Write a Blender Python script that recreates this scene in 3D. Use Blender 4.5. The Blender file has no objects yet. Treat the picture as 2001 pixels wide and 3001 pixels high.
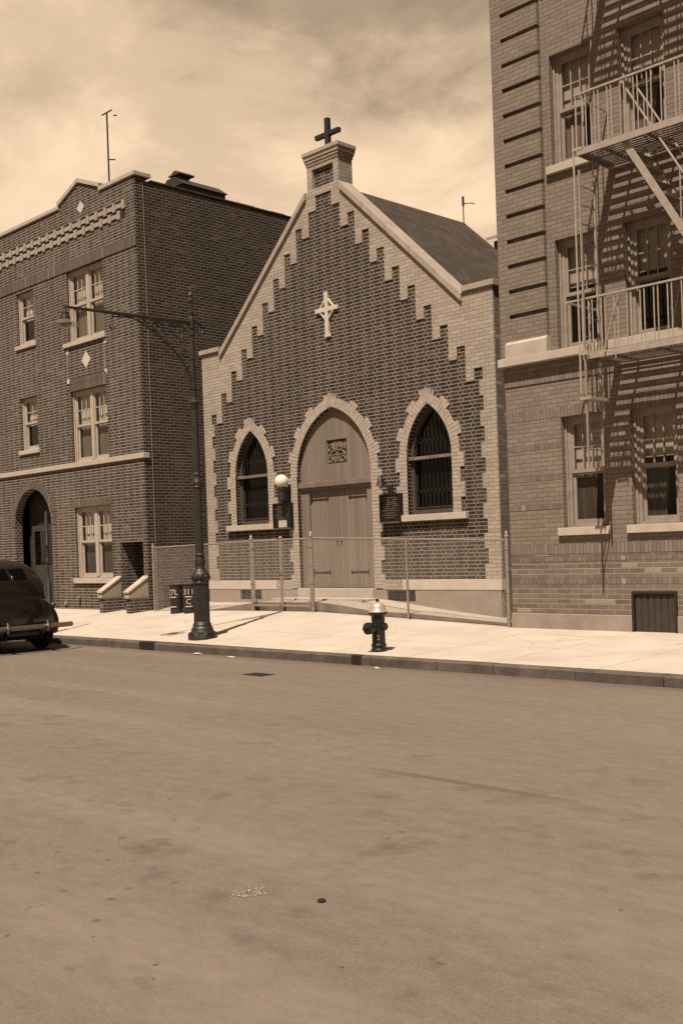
import bpy, bmesh, math, random
from mathutils import Vector, Matrix
R = math.radians
random.seed(7)
SC = bpy.context.scene
COL = SC.collection

# ---------------------------------------------------------------- camera, sky, sun, exposure
cam_d = bpy.data.cameras.new('camera'); cam = bpy.data.objects.new('camera', cam_d); COL.objects.link(cam)
cam_d.sensor_fit = 'VERTICAL'; cam_d.sensor_height = 36.0; cam_d.sensor_width = 24.0
cam_d.lens = 38.165; cam_d.shift_x = -0.0090; cam_d.shift_y = 0.04174
cam_d.clip_start = 0.1; cam_d.clip_end = 3000
_r = Vector((0.70796, 0.705386, -0.034968)); _u = Vector((0.020243, 0.029224, 0.999368)); _f = Vector((-0.705962, 0.70822, -0.00641))
cam.matrix_world = Matrix(((_r.x, _u.x, -_f.x, 16.0786), (_r.y, _u.y, -_f.y, -15.6862), (_r.z, _u.z, -_f.z, 0.6567), (0, 0, 0, 1)))
SC.camera = cam
SC.view_settings.view_transform = 'Standard'; SC.view_settings.look = 'None'
SC.view_settings.exposure = 0.77; SC.view_settings.gamma = 1.0

SUN_EL = R(60.0)
SUN_DIR = Vector((0.41 * math.cos(SUN_EL), -0.912 * math.cos(SUN_EL), math.sin(SUN_EL))).normalized()
sun_d = bpy.data.lights.new('sun', 'SUN'); sun = bpy.data.objects.new('sun', sun_d); COL.objects.link(sun)
sun_d.energy = 5.0; sun_d.angle = R(0.5); sun_d.color = (1.0, 0.90, 0.76)
sun.rotation_euler = SUN_DIR.to_track_quat('Z', 'Y').to_euler(); sun.location = (5, -20, 40)

W = bpy.data.worlds.new('World'); SC.world = W; W.use_nodes = True
def world():
    nt = W.node_tree; N = nt.nodes; L = nt.links; N.clear()
    def n(t, **k):
        x = N.new(t)
        for a, b in k.items(): setattr(x, a, b)
        return x
    def m(op, a, b=None, c=None):
        x = n('ShaderNodeMath', operation=op)
        for i, v in enumerate((a, b, c)):
            if v is None: continue
            if isinstance(v, (int, float)): x.inputs[i].default_value = v
            else: L.new(v, x.inputs[i])
        return x.outputs[0]
    out = n('ShaderNodeOutputWorld'); bg = n('ShaderNodeBackground'); L.new(bg.outputs[0], out.inputs[0])
    bg.inputs[1].default_value = 0.060
    sky = n('ShaderNodeTexSky', sky_type='NISHITA'); sky.sun_disc = False
    sky.sun_elevation = SUN_EL; sky.sun_rotation = math.atan2(SUN_DIR.x, SUN_DIR.y)
    sky.dust_density = 2.0
    bw = n('ShaderNodeRGBToBW'); L.new(sky.outputs[0], bw.inputs[0])
    tc = n('ShaderNodeTexCoord'); sep = n('ShaderNodeSeparateXYZ'); L.new(tc.outputs['Generated'], sep.inputs[0])
    z = m('MAXIMUM', sep.outputs[2], 0.0)
    d = m('ADD', z, 0.22)
    comb = n('ShaderNodeCombineXYZ')
    L.new(m('DIVIDE', sep.outputs[0], d), comb.inputs[0]); L.new(m('DIVIDE', sep.outputs[1], d), comb.inputs[1])
    def noise(scale, det, rough, off):
        mp = n('ShaderNodeMapping'); L.new(comb.outputs[0], mp.inputs[0]); mp.inputs['Location'].default_value = off
        t = n('ShaderNodeTexNoise'); L.new(mp.outputs[0], t.inputs['Vector'])
        t.inputs['Scale'].default_value = scale; t.inputs['Detail'].default_value = det; t.inputs['Roughness'].default_value = rough
        t.inputs['Distortion'].default_value = 0.3
        return t.outputs[0]
    def ramp(v, a, b):
        x = n('ShaderNodeMapRange', interpolation_type='SMOOTHSTEP'); L.new(v, x.inputs[0])
        x.inputs[1].default_value = a; x.inputs[2].default_value = b
        return x.outputs[0]
    dirn = n('ShaderNodeVectorMath', operation='NORMALIZE'); L.new(tc.outputs['Generated'], dirn.inputs[0])
    dn = n('ShaderNodeVectorMath', operation='DOT_PRODUCT'); L.new(dirn.outputs[0], dn.inputs[0]); dn.inputs[1].default_value = (-0.707, 0.707, 0)
    north = ramp(dn.outputs['Value'], -0.1, 0.5)      # the cloud sheet lies over the houses; behind the camera the sky is clear
    zen = ramp(z, 0.56, 0.85)
    fluff = ramp(noise(2.3, 10, 0.60, (3.1, 7.4, 0)), 0.38, 0.60)
    grey = ramp(noise(2.0, 8, 0.55, (6.3, 1.2, 0)), 0.50, 0.70)
    def bank(vec, a, b, off):
        dp = n('ShaderNodeVectorMath', operation='DOT_PRODUCT'); L.new(dirn.outputs[0], dp.inputs[0]); dp.inputs[1].default_value = Vector(vec).normalized()
        return ramp(m('ADD', dp.outputs['Value'], m('MULTIPLY', m('SUBTRACT', noise(2.6, 10, 0.62, off), 0.5), 0.11)), a, b)
    b1 = bank((-0.53, 0.655, 0.54), 0.966, 1.0, (0.3, 5.1, 0))
    b2 = bank((-0.47, 0.73, 0.50), 0.975, 1.0, (4.3, 2.1, 0))
    dark = m('MAXIMUM', m('MAXIMUM', b1, m('MULTIPLY', b2, 0.8)), m('MULTIPLY', grey, 0.42))
    cl = m('ADD', 7.1, m('MULTIPLY', fluff, 2.8))
    cl = m('MULTIPLY', cl, m('SUBTRACT', 1.0, m('MULTIPLY', dark, 0.52)))
    cl = m('MULTIPLY', m('MULTIPLY', cl, north), m('SUBTRACT', 1.0, m('MULTIPLY', zen, 0.85)))
    val = m('ADD', cl, m('MULTIPLY', m('MULTIPLY', bw.outputs[0], 0.65), m('SUBTRACT', 1.0, m('MULTIPLY', north, 0.9))))
    tint = n('ShaderNodeMix', data_type='RGBA', blend_type='MIX'); tint.inputs[0].default_value = 1
    vv = n('ShaderNodeVectorMath', operation='SCALE'); vv.inputs[0].default_value = (1.0, 0.735, 0.495); L.new(val, vv.inputs['Scale'])
    L.new(vv.outputs[0], bg.inputs[0])
world()

# ---------------------------------------------------------------- sepia-toned albedos
def sep(v):
    v = v * .64
    pts = [(0.0, .74, .58), (0.08, .76, .60), (0.22, .80, .65), (0.5, .87, .74), (1.0, .90, .80)]
    for (a, g0, b0), (b, g1, b1) in zip(pts, pts[1:]):
        if v <= b:
            t = (v - a) / (b - a); return (v, v * (g0 + (g1 - g0) * t), v * (b0 + (b1 - b0) * t), 1)
    return (v, v * .9, v * .8, 1)

class NT:
    def __init__(s, name):
        s.mat = bpy.data.materials.new(name); s.mat.use_nodes = True
        s.t = s.mat.node_tree; s.t.nodes.clear()
        s.out = s.n('ShaderNodeOutputMaterial'); s.b = s.n('ShaderNodeBsdfPrincipled')
        s.L(s.b.outputs[0], s.out.inputs[0])
    def n(s, t, **k):
        x = s.t.nodes.new(t)
        for a, b in k.items(): setattr(x, a, b)
        return x
    def L(s, a, b): s.t.links.new(a, b)
    def put(s, sock, v):
        if v is None: return
        if hasattr(v, 'is_output'): s.L(v, sock)
        else: sock.default_value = v
    def m(s, op, *a, clamp=False):
        x = s.n('ShaderNodeMath', operation=op); x.use_clamp = clamp
        for i, v in enumerate(a): s.put(x.inputs[i], v)
        return x.outputs[0]
    def mix(s, f, a, b, mode='MIX'):
        x = s.n('ShaderNodeMix', data_type='RGBA', blend_type=mode)
        s.put(x.inputs[0], f); s.put(x.inputs[6], a); s.put(x.inputs[7], b)
        return x.outputs[2]
    def rng(s, v, a, b, c=0.0, d=1.0):
        x = s.n('ShaderNodeMapRange'); s.put(x.inputs[0], v)
        for i, q in enumerate((a, b, c, d)): x.inputs[i + 1].default_value = q
        return x.outputs[0]
    def noise(s, vec, scale, det=3, rough=.5, stretch=None):
        t = s.n('ShaderNodeTexNoise')
        if stretch:
            mp = s.n('ShaderNodeMapping'); s.L(vec, mp.inputs[0]); mp.inputs['Scale'].default_value = stretch; vec = mp.outputs[0]
        s.L(vec, t.inputs['Vector']); t.inputs['Scale'].default_value = scale; t.inputs['Detail'].default_value = det; t.inputs['Roughness'].default_value = rough
        return t.outputs[0]
    def noise_vec(s, p):
        t = s.n('ShaderNodeTexNoise'); s.L(p, t.inputs['Vector']); t.inputs['Scale'].default_value = 6
        v = s.n('ShaderNodeVectorMath', operation='MULTIPLY_ADD'); s.L(t.outputs['Color'], v.inputs[0]); v.inputs[1].default_value = (.12, .12, .12); s.L(p, v.inputs[2])
        return v.outputs[0]
    def pos(s): return s.n('ShaderNodeNewGeometry').outputs['Position']
    def bump(s, h, dist, strength=.6):
        b = s.n('ShaderNodeBump'); s.L(h, b.inputs['Height']); b.inputs['Distance'].default_value = dist; b.inputs['Strength'].default_value = strength
        s.L(b.outputs[0], s.b.inputs['Normal'])
    def fin(s, col, rough=.85, metal=0.0, spec=.3):
        s.put(s.b.inputs['Base Color'], col); s.put(s.b.inputs['Roughness'], rough); s.b.inputs['Metallic'].default_value = metal
        s.b.inputs['Specular IOR Level'].default_value = spec
        return s.mat

def brick(name, lo, hi, mortar, bond='flemish', c=0.0698, s=0.215, h=0.106, mw=0.012, z0=0.0, stain=.25, bumpd=.006, soldier=False, mvar=.12, odd=.06):
    """brickwork laid in courses: two stretchers and a header (flemish) or plain running bond"""
    k = NT(name); g = k.n('ShaderNodeNewGeometry'); P = k.n('ShaderNodeSeparateXYZ'); k.L(g.outputs['Position'], P.inputs[0])
    Nn = k.n('ShaderNodeSeparateXYZ'); k.L(g.outputs['True Normal'], Nn.inputs[0])
    side = k.m('GREATER_THAN', k.m('ABSOLUTE', Nn.outputs[0]), .7)
    u = k.m('ADD', k.m('MULTIPLY', P.outputs[0], k.m('SUBTRACT', 1.0, side)), k.m('MULTIPLY', P.outputs[1], side))
    v = k.m('SUBTRACT', P.outputs[2], z0)
    if soldier: u, v = v, u
    w = k.noise(g.outputs['Position'], 2.3, 2)
    v = k.m('ADD', v, k.m('MULTIPLY', k.m('SUBTRACT', w, .5), .008))
    rv = k.m('DIVIDE', v, c); row = k.m('FLOOR', rv); fv = k.m('MULTIPLY', k.m('FRACT', rv), c)
    joints = [0, s, 2 * s] if bond == 'flemish' else [0]
    Lw = 2 * s + h if bond == 'flemish' else s
    par = k.m('MODULO', k.m('ADD', row, 1000.0), 2.0)
    wn = k.n('ShaderNodeTexWhiteNoise', noise_dimensions='1D'); k.L(row, wn.inputs['W'])
    uu = k.m('DIVIDE', k.m('ADD', u, k.m('ADD', k.m('MULTIPLY', par, Lw / 2), k.m('MULTIPLY', wn.outputs[0], .018))), Lw)
    cell = k.m('FLOOR', uu); t = k.m('MULTIPLY', k.m('FRACT', uu), Lw)
    du = k.m('SUBTRACT', Lw, t); idx = k.m('MULTIPLY', cell, 3.0)
    for j in joints:
        du = k.m('MINIMUM', du, k.m('ABSOLUTE', k.m('SUBTRACT', t, j)))
        if j: idx = k.m('ADD', idx, k.m('GREATER_THAN', t, j))
    dv = k.m('MINIMUM', fv, k.m('SUBTRACT', c, fv))
    dist = k.m('MINIMUM', du, dv)
    wob = k.m('MULTIPLY', k.m('SUBTRACT', k.noise(g.outputs['Position'], 40, 2), .5), .004)
    mask = k.rng(k.m('ADD', dist, wob), mw / 2 - .002, mw / 2 + .002)          # 1 on brick
    cb = k.n('ShaderNodeCombineXYZ'); k.L(row, cb.inputs[0]); k.L(idx, cb.inputs[1])
    wn2 = k.n('ShaderNodeTexWhiteNoise', noise_dimensions='3D'); k.L(cb.outputs[0], wn2.inputs['Vector'])
    rnd = wn2.outputs[0]
    bc = k.mix(rnd, sep(lo), sep(hi))
    if odd: bc = k.mix(k.m('GREATER_THAN', rnd, 1 - odd), bc, sep(hi * 1.5))
    bc = k.mix(k.m('MULTIPLY', k.noise(g.outputs['Position'], 60, 2), .35), bc, sep(lo * .7))
    mc = k.mix(k.noise(g.outputs['Position'], 3, 4), sep(mortar * (1 - mvar)), sep(mortar * (1 + mvar)))
    col = k.mix(mask, mc, bc)
    st = k.noise(g.outputs['Position'], .9, 5, .65, (1, 1, .35))
    col = k.mix(k.m('MULTIPLY', k.rng(st, .42, .75), stain), col, sep(lo * .6), 'MIX')
    pale = k.noise(g.outputs['Position'], .55, 5, .7, (1, 1, .5))
    col = k.mix(k.m('MULTIPLY', k.rng(pale, .54, .74), stain * .6), col, sep(mortar))
    run = k.noise(g.outputs['Position'], 3.0, 4, .6, (1, 1, .08))
    col = k.mix(k.m('MULTIPLY', k.rng(run, .55, .75), stain * .7), col, sep(lo * .8))
    k.bump(k.m('ADD', mask, k.m('MULTIPLY', k.noise(g.outputs['Position'], 120, 2), .15)), bumpd, .7)
    return k.fin(col, .9, 0, .2)

def plain(name, v, var=.12, scale=6, rough=.8, metal=0, spec=.3, bumpd=0.0, stretch=None, hi=None, spots=0, det=4):
    k = NT(name); p = k.pos()
    a = k.rng(k.noise(p, scale, det, .6, stretch), .3, .7)
    col = k.mix(a, sep(v * (1 - var)), sep(min(1, v * (1 + var)) if hi is None else hi))
    if spots: col = k.mix(k.m('MULTIPLY', k.rng(k.noise(p, scale * 9, 3, .6), .60, .70), spots), col, sep(v * .45))
    if bumpd: k.bump(k.noise(p, scale * 8, 4, .6), bumpd, .5)
    return k.fin(col, rough, metal, spec)

def wood(name, v, board=.11, groove=.006):
    k = NT(name); p = k.pos(); P = k.n('ShaderNodeSeparateXYZ'); k.L(p, P.inputs[0])
    x = k.m('DIVIDE', P.outputs[0], board); f = k.m('FRACT', x)
    wn = k.n('ShaderNodeTexWhiteNoise', noise_dimensions='1D'); k.L(k.m('FLOOR', x), wn.inputs['W'])
    d = k.m('MINIMUM', f, k.m('SUBTRACT', 1.0, f)); g = k.rng(d, groove / board / 2, groove / board)
    gr = k.noise(p, 26, 5, .6, (1, 1, .06))
    a = k.m('ADD', k.m('MULTIPLY', wn.outputs[0], .45), k.m('MULTIPLY', gr, .7))
    col = k.mix(a, sep(v * .72), sep(v * 1.22))
    col = k.mix(k.m('MULTIPLY', k.rng(k.noise(p, 1.6, 4, .6, (1, 1, .3)), .45, .75), .3), col, sep(v * .6))
    col = k.mix(g, sep(v * .62), col)
    k.bump(k.m('ADD', k.m('MULTIPLY', g, 1.0), k.m('MULTIPLY', gr, .3)), .003, .5)
    return k.fin(col, .75, 0, .3)

def glass(name, tintv=.9):
    k = NT(name); k.t.nodes.remove(k.b)
    tr = k.n('ShaderNodeBsdfTransparent'); tr.inputs[0].default_value = (tintv, tintv * .985, tintv * .96, 1)
    gl = k.n('ShaderNodeBsdfGlossy'); gl.inputs[0].default_value = (1, 1, 1, 1); gl.inputs['Roughness'].default_value = .02
    lw = k.n('ShaderNodeLayerWeight'); lw.inputs['Blend'].default_value = .5
    mx = k.n('ShaderNodeMixShader'); k.L(k.m('ADD', .04, k.m('MULTIPLY', .96, k.m('POWER', lw.outputs['Facing'], 5.0))), mx.inputs[0]); k.L(tr.outputs[0], mx.inputs[1]); k.L(gl.outputs[0], mx.inputs[2])
    bp = k.n('ShaderNodeBump'); k.L(k.noise(k.pos(), 3, 2), bp.inputs['Height']); bp.inputs['Distance'].default_value = .004; bp.inputs['Strength'].default_value = .4
    k.L(bp.outputs[0], gl.inputs['Normal'])
    k.L(mx.outputs[0], k.out.inputs[0]); return k.m_mat()
NT.m_mat = lambda s: s.mat

def curtain_mat(name, v, pleat_shade):
    k = NT(name); p = k.pos(); P = k.n('ShaderNodeSeparateXYZ'); k.L(p, P.inputs[0])
    w = k.noise(p, 2.5, 3, .5, (1, 1, .3))
    s = k.m('SINE', k.m('ADD', k.m('MULTIPLY', P.outputs[0], pleat_shade), k.m('MULTIPLY', w, 14.0)))
    col = k.mix(k.rng(s, -1, 1), sep(v * .68), sep(v))  # light and shade of the pleats put into the cloth colour
    return k.fin(col, .95, 0, .1)

def road_mat():
    k = NT('road_asphalt'); p = k.pos()
    big = k.noise(p, .35, 5, .6, (.55, 1.0, 1)); fine = k.noise(p, 55, 3, .7); mid = k.noise(p, 3.2, 4, .6, (.6, 1, 1))
    col = k.mix(k.rng(big, .3, .7), sep(.142), sep(.192))
    col = k.mix(k.m('MULTIPLY', k.rng(fine, .35, .7), .40), col, sep(.30))
    P = k.n('ShaderNodeSeparateXYZ'); k.L(p, P.inputs[0])
    # worn lighter wheel lanes along the street and oil-drip blotches in the near lane
    lane = k.noise(p, 1.1, 3, .55, (.06, 1.0, 1))
    col = k.mix(k.m('MULTIPLY', k.rng(lane, .45, .65), .5), col, sep(.26))
    near = k.rng(P.outputs[1], -8.0, -11.5)
    blot = k.m('MULTIPLY', k.rng(k.noise(p, 2.6, 4, .55, (.8, 1, 1)), .58, .70), k.m('ADD', .12, k.m('MULTIPLY', near, .48)))
    col = k.mix(blot, col, sep(.085))
    mott = k.noise(p, 9, 5, .7, (.55, 1, 1))
    col = k.mix(k.m('MULTIPLY', k.rng(mott, .46, .70), .32), col, sep(.085)); col = k.mix(k.m('MULTIPLY', k.rng(mott, .46, .28), .30), col, sep(.28))
    grit = k.noise(p, 190, 2, .8)
    col = k.mix(k.m('MULTIPLY', k.rng(grit, .50, .72), .45), col, sep(.34)); col = k.mix(k.m('MULTIPLY', k.rng(grit, .48, .30), .45), col, sep(.075))
    # old tar seam, gutter grime along the kerb
    seam = k.m('MULTIPLY', k.rng(k.m('ABSOLUTE', k.m('ADD', k.m('SUBTRACT', P.outputs[1], -9.86), k.m('MULTIPLY', k.m('SUBTRACT', k.noise(p, 5, 3), .5), .04))), .055, .03), k.m('MULTIPLY', k.rng(P.outputs[0], 10.2, 10.8), k.rng(P.outputs[0], 12.3, 11.9)))
    col = k.mix(k.m('MULTIPLY', seam, .45), col, sep(.08))
    gut = k.m('MULTIPLY', k.rng(k.m('ADD', P.outputs[1], k.m('MULTIPLY', k.m('SUBTRACT', k.noise(p, 3, 5, .7), .5), .5)), -5.15, -4.9), .5)
    col = k.mix(gut, col, sep(.10))
    vor = k.n('ShaderNodeTexVoronoi'); vor.inputs['Scale'].default_value = 3.4; k.L(p, vor.inputs['Vector'])
    sp = k.m('MULTIPLY', k.m('LESS_THAN', vor.outputs[0], .045), k.m('GREATER_THAN', k.noise(p, 1.3, 1), .5))
    col = k.mix(k.m('MULTIPLY', sp, .6), col, sep(.05))
    vor2 = k.n('ShaderNodeTexVoronoi'); vor2.inputs['Scale'].default_value = 2.3; k.L(p, vor2.inputs['Vector'])
    sp2 = k.m('MULTIPLY', k.m('LESS_THAN', vor2.outputs[0], .03), k.m('GREATER_THAN', k.noise(p, 1.7, 1), .55))
    col = k.mix(k.m('MULTIPLY', sp2, .7), col, sep(.5))
    vor3 = k.n('ShaderNodeTexVoronoi'); vor3.inputs['Scale'].default_value = 5.5; k.L(k.noise_vec(p), vor3.inputs['Vector'])
    sp3 = k.m('MULTIPLY', k.rng(vor3.outputs[0], .16, .08), k.rng(k.noise(p, .9, 2), .48, .62))
    col = k.mix(k.m('MULTIPLY', sp3, k.m('ADD', .12, k.m('MULTIPLY', near, .45))), col, sep(.07))
    k.bump(k.m('ADD', k.m('MULTIPLY', mid, .6), k.m('MULTIPLY', fine, .5)), .006, .5)
    return k.fin(col, .88, 0, .25)

def walk_mat(name, v, jx=1.52, jy=(-3.25,), dirt=.3):
    """poured concrete flags with scored joints"""
    k = NT(name); p = k.pos(); P = k.n('ShaderNodeSeparateXYZ'); k.L(p, P.inputs[0])
    col = k.mix(k.rng(k.noise(p, 1.1, 5, .6), .3, .7), sep(v * .86), sep(v * 1.08))
    col = k.mix(k.m('MULTIPLY', k.rng(k.noise(p, 40, 3, .7), .4, .75), .30), col, sep(v * .62))
    col = k.mix(k.m('MULTIPLY', k.rng(k.noise(p, 2.4, 5, .7), .56, .76), dirt), col, sep(v * .5))
    if jx:
        f = k.m('MULTIPLY', k.m('FRACT', k.m('DIVIDE', P.outputs[0], jx)), jx)
        d = k.m('MINIMUM', f, k.m('SUBTRACT', jx, f))
        for y in jy: d = k.m('MINIMUM', d, k.m('ABSOLUTE', k.m('SUBTRACT', P.outputs[1], y)))
        g = k.rng(d, .006, .013)
        brk = k.rng(k.noise(p, 2.2, 3), .42, .56)
        col = k.mix(k.m('MULTIPLY', k.m('SUBTRACT', 1.0, g), k.m('ADD', .25, k.m('MULTIPLY', brk, .5))), col, sep(v * .3))
    vor = k.n('ShaderNodeTexVoronoi'); vor.inputs['Scale'].default_value = 4.0; k.L(k.noise_vec(p), vor.inputs['Vector'])
    col = k.mix(k.m('MULTIPLY', k.m('MULTIPLY', k.rng(vor.outputs[0], .085, .05), k.rng(k.noise(p, 1.0, 2), .45, .6)), .45), col, sep(v * .3))
    cr = k.n('ShaderNodeTexVoronoi', feature='DISTANCE_TO_EDGE'); cr.inputs['Scale'].default_value = .45; k.L(k.noise_vec(p), cr.inputs['Vector'])
    col = k.mix(k.m('MULTIPLY', k.m('MULTIPLY', k.rng(cr.outputs[0], .010, .004), k.rng(k.noise(p, .6, 2), .5, .6)), .22), col, sep(v * .25))
    k.bump(k.noise(p, 60, 4, .6), .003, .5)
    return k.fin(col, .9, 0, .2)

M = {}
M['dark_brick'] = brick('church_dark_brick', .028, .070, .33, mw=.016, odd=.05, stain=.30)
M['light_brick'] = brick('church_buff_brick', .41, .54, .22, bond='running', s=.212, mw=.008, stain=.36, odd=.0, bumpd=.007)
M['side_brick'] = brick('church_side_brick', .20, .32, .2, bond='running', mw=.009, stain=.3)
M['vouss'] = plain('buff_voussoir', .44, .22, 9, .9, bumpd=.003, spots=.15)
M['vmortar'] = plain('buff_mortar', .27, .1, 12)
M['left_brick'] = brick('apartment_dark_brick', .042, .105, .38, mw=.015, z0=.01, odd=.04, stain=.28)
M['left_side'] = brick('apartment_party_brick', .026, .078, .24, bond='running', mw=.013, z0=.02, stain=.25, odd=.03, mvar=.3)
M['corner_brick'] = brick('apartment_corner_brick', .020, .060, .24, bond='running', s=.212, mw=.020, z0=.01, odd=0)
M['soldier'] = brick('soldier_brick', .10, .17, .26, bond='running', c=.0698, s=.6, mw=.010, soldier=True, odd=.03, stain=.2)
M['right_brick'] = brick('tenement_tan_brick', .235, .30, .160, bond='running', s=.215, mw=.010, stain=.2, odd=.0, z0=.03)
M['right_low'] = brick('tenement_base_brick', .16, .26, .36, bond='running', s=.26, c=.079, mw=.013, stain=.28, odd=.03, z0=-.5)
M['right_soldier'] = brick('tenement_soldier_brick', .20, .29, .15, bond='running', s=.6, c=.066, mw=.009, soldier=True, odd=.0, stain=.2)
M['stone'] = plain('dressed_limestone', .50, .10, 4, .85, bumpd=.002, spots=.12)
M['stone_white'] = plain('white_terracotta', .66, .06, 5, .6, spots=.08)
M['sill'] = plain('cast_stone_sill', .52, .10, 5, .8, bumpd=.002, spots=.1)
M['coping'] = plain('coping_stone', .40, .14, 5, .85, bumpd=.002, spots=.15)
M['concrete'] = plain('rough_concrete', .33, .16, 3, .92, bumpd=.006, spots=.2, det=6)
M['band'] = plain('water_table_stone', .60, .08, 4, .85, bumpd=.002, spots=.08)
M['wood'] = wood('door_oak_boards', .225)
M['wood_frame'] = plain('door_frame_oak', .20, .2, 8, .7, stretch=(1, 1, .1))
M['wood_dark'] = plain('dark_oak', .055, .2, 8, .65)
M['iron'] = plain('black_iron', .018, .3, 12, .5, spec=.5)
M['lamp_paint'] = plain('lamp_post_paint', .030, .3, 9, .5, spec=.4, spots=.3)
M['leading'] = plain('window_leading', .038, .2, 12, .6)
M['win_frame_dark'] = plain('church_window_frame', .085, .2, 9, .7)
M['white_paint'] = plain('white_window_paint', .50, .10, 8, .6, spots=.12)
M['cream_paint'] = plain('cream_window_paint', .33, .14, 8, .6, spots=.15)
M['glass'] = glass('window_glass'); M['glass_dark'] = glass('dark_window_glass', .12)
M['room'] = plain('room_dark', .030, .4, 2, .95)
M['lace'] = curtain_mat('lace_curtain', .85, 60); M['drape'] = curtain_mat('drawn_drape', .22, 45); M['shade'] = plain('roller_shade', .52, .06, 3, .9)
M['dim_drape'] = curtain_mat('dim_drape', .10, 40); M['shade_light'] = plain('pale_roller_shade', .46, .08, 3, .9)
M['roof'] = None
M['tar'] = plain('roof_tar', .03, .3, 3, .9)
M['road'] = road_mat()
M['walk'] = walk_mat('sidewalk_concrete', .60)
M['yard'] = walk_mat('yard_concrete', .52, jx=0, dirt=.25)
M['yard_edge'] = plain('dark_concrete_edge', .20, .35, 3, .92, bumpd=.008, spots=.5, det=6)  # front edge in a darker, more spotted concrete than the slab top
M['kerb'] = plain('kerb_bluestone', .115, .38, 3, .85, bumpd=.02, spots=.5, det=8)
M['kerb_dark'] = plain('kerb_iron', .022, .3, 9, .7)
M['ground'] = plain('bare_ground', .20, .2, .4, .95)
M['galv'] = plain('galvanised_steel', .42, .15, 14, .45, metal=.5, spec=.5)
M['wire'] = plain('chain_link_wire', .36, .12, 20, .5, metal=.3)
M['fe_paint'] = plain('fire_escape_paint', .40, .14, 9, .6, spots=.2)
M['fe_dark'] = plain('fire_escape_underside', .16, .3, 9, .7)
M['hyd_black'] = plain('hydrant_black_paint', .014, .4, 14, .38, spec=.5)
M['hyd_silver'] = plain('hydrant_silver_paint', .58, .10, 18, .38, metal=.35, spec=.5)
M['can'] = plain('ash_can_steel', .028, .5, 10, .6, spots=.3)
M['letter'] = plain('white_lettering', .55, .15, 20, .8)
M['globe'] = plain('opal_globe', .85, .02, 3, .25, spec=.5)
M['board'] = plain('notice_board_black', .014, .4, 20, .45)
M['gilt'] = plain('faded_gilt_letters', .13, .4, 30, .6)
M['paper'] = plain('white_paper', .55, .06, 9, .9)
M['car'] = plain('car_dark_enamel', .010, .2, 3, .16, spec=.6)
M['chrome'] = plain('chrome_plate', .34, .08, 8, .25, metal=.85)
M['tyre'] = plain('tyre_rubber', .014, .3, 12, .85)
M['red_lens'] = plain('tail_lamp_lens', .06, .2, 8, .2)
M['carve'] = plain('carved_panel_wood', .25, .16, 9, .75)
M['carve_dark'] = plain('panel_recess', .085, .2, 9, .85)
M['tin'] = plain('roof_sheet_metal', .05, .35, 4, .6, spots=.3)

def shingles():
    k = NT('roof_shingles'); p = k.pos(); P = k.n('ShaderNodeSeparateXYZ'); k.L(p, P.inputs[0])
    c, L = .115, .21
    rv = k.m('DIVIDE', P.outputs[2], c); row = k.m('FLOOR', rv); f = k.m('FRACT', rv)
    uu = k.m('DIVIDE', k.m('ADD', P.outputs[1], k.m('MULTIPLY', k.m('MODULO', k.m('ADD', row, 100.0), 2.0), L / 2)), L)
    cb = k.n('ShaderNodeCombineXYZ'); k.L(row, cb.inputs[0]); k.L(k.m('FLOOR', uu), cb.inputs[1])
    wn = k.n('ShaderNodeTexWhiteNoise', noise_dimensions='3D'); k.L(cb.outputs[0], wn.inputs['Vector'])
    col = k.mix(wn.outputs[0], sep(.060), sep(.095))
    fu = k.m('FRACT', uu); e = k.m('MULTIPLY', k.rng(f, 0, .12), k.rng(k.m('MINIMUM', fu, k.m('SUBTRACT', 1.0, fu)), .0, .05))
    col = k.mix(e, sep(.03), col)
    col = k.mix(k.m('MULTIPLY', k.rng(k.noise(p, .8, 4, .6), .4, .7), .3), col, sep(.11))
    k.bump(k.m('MULTIPLY', e, f), .012, .7)
    return k.fin(col, .95, 0, .15)
M['roof'] = shingles()

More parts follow.
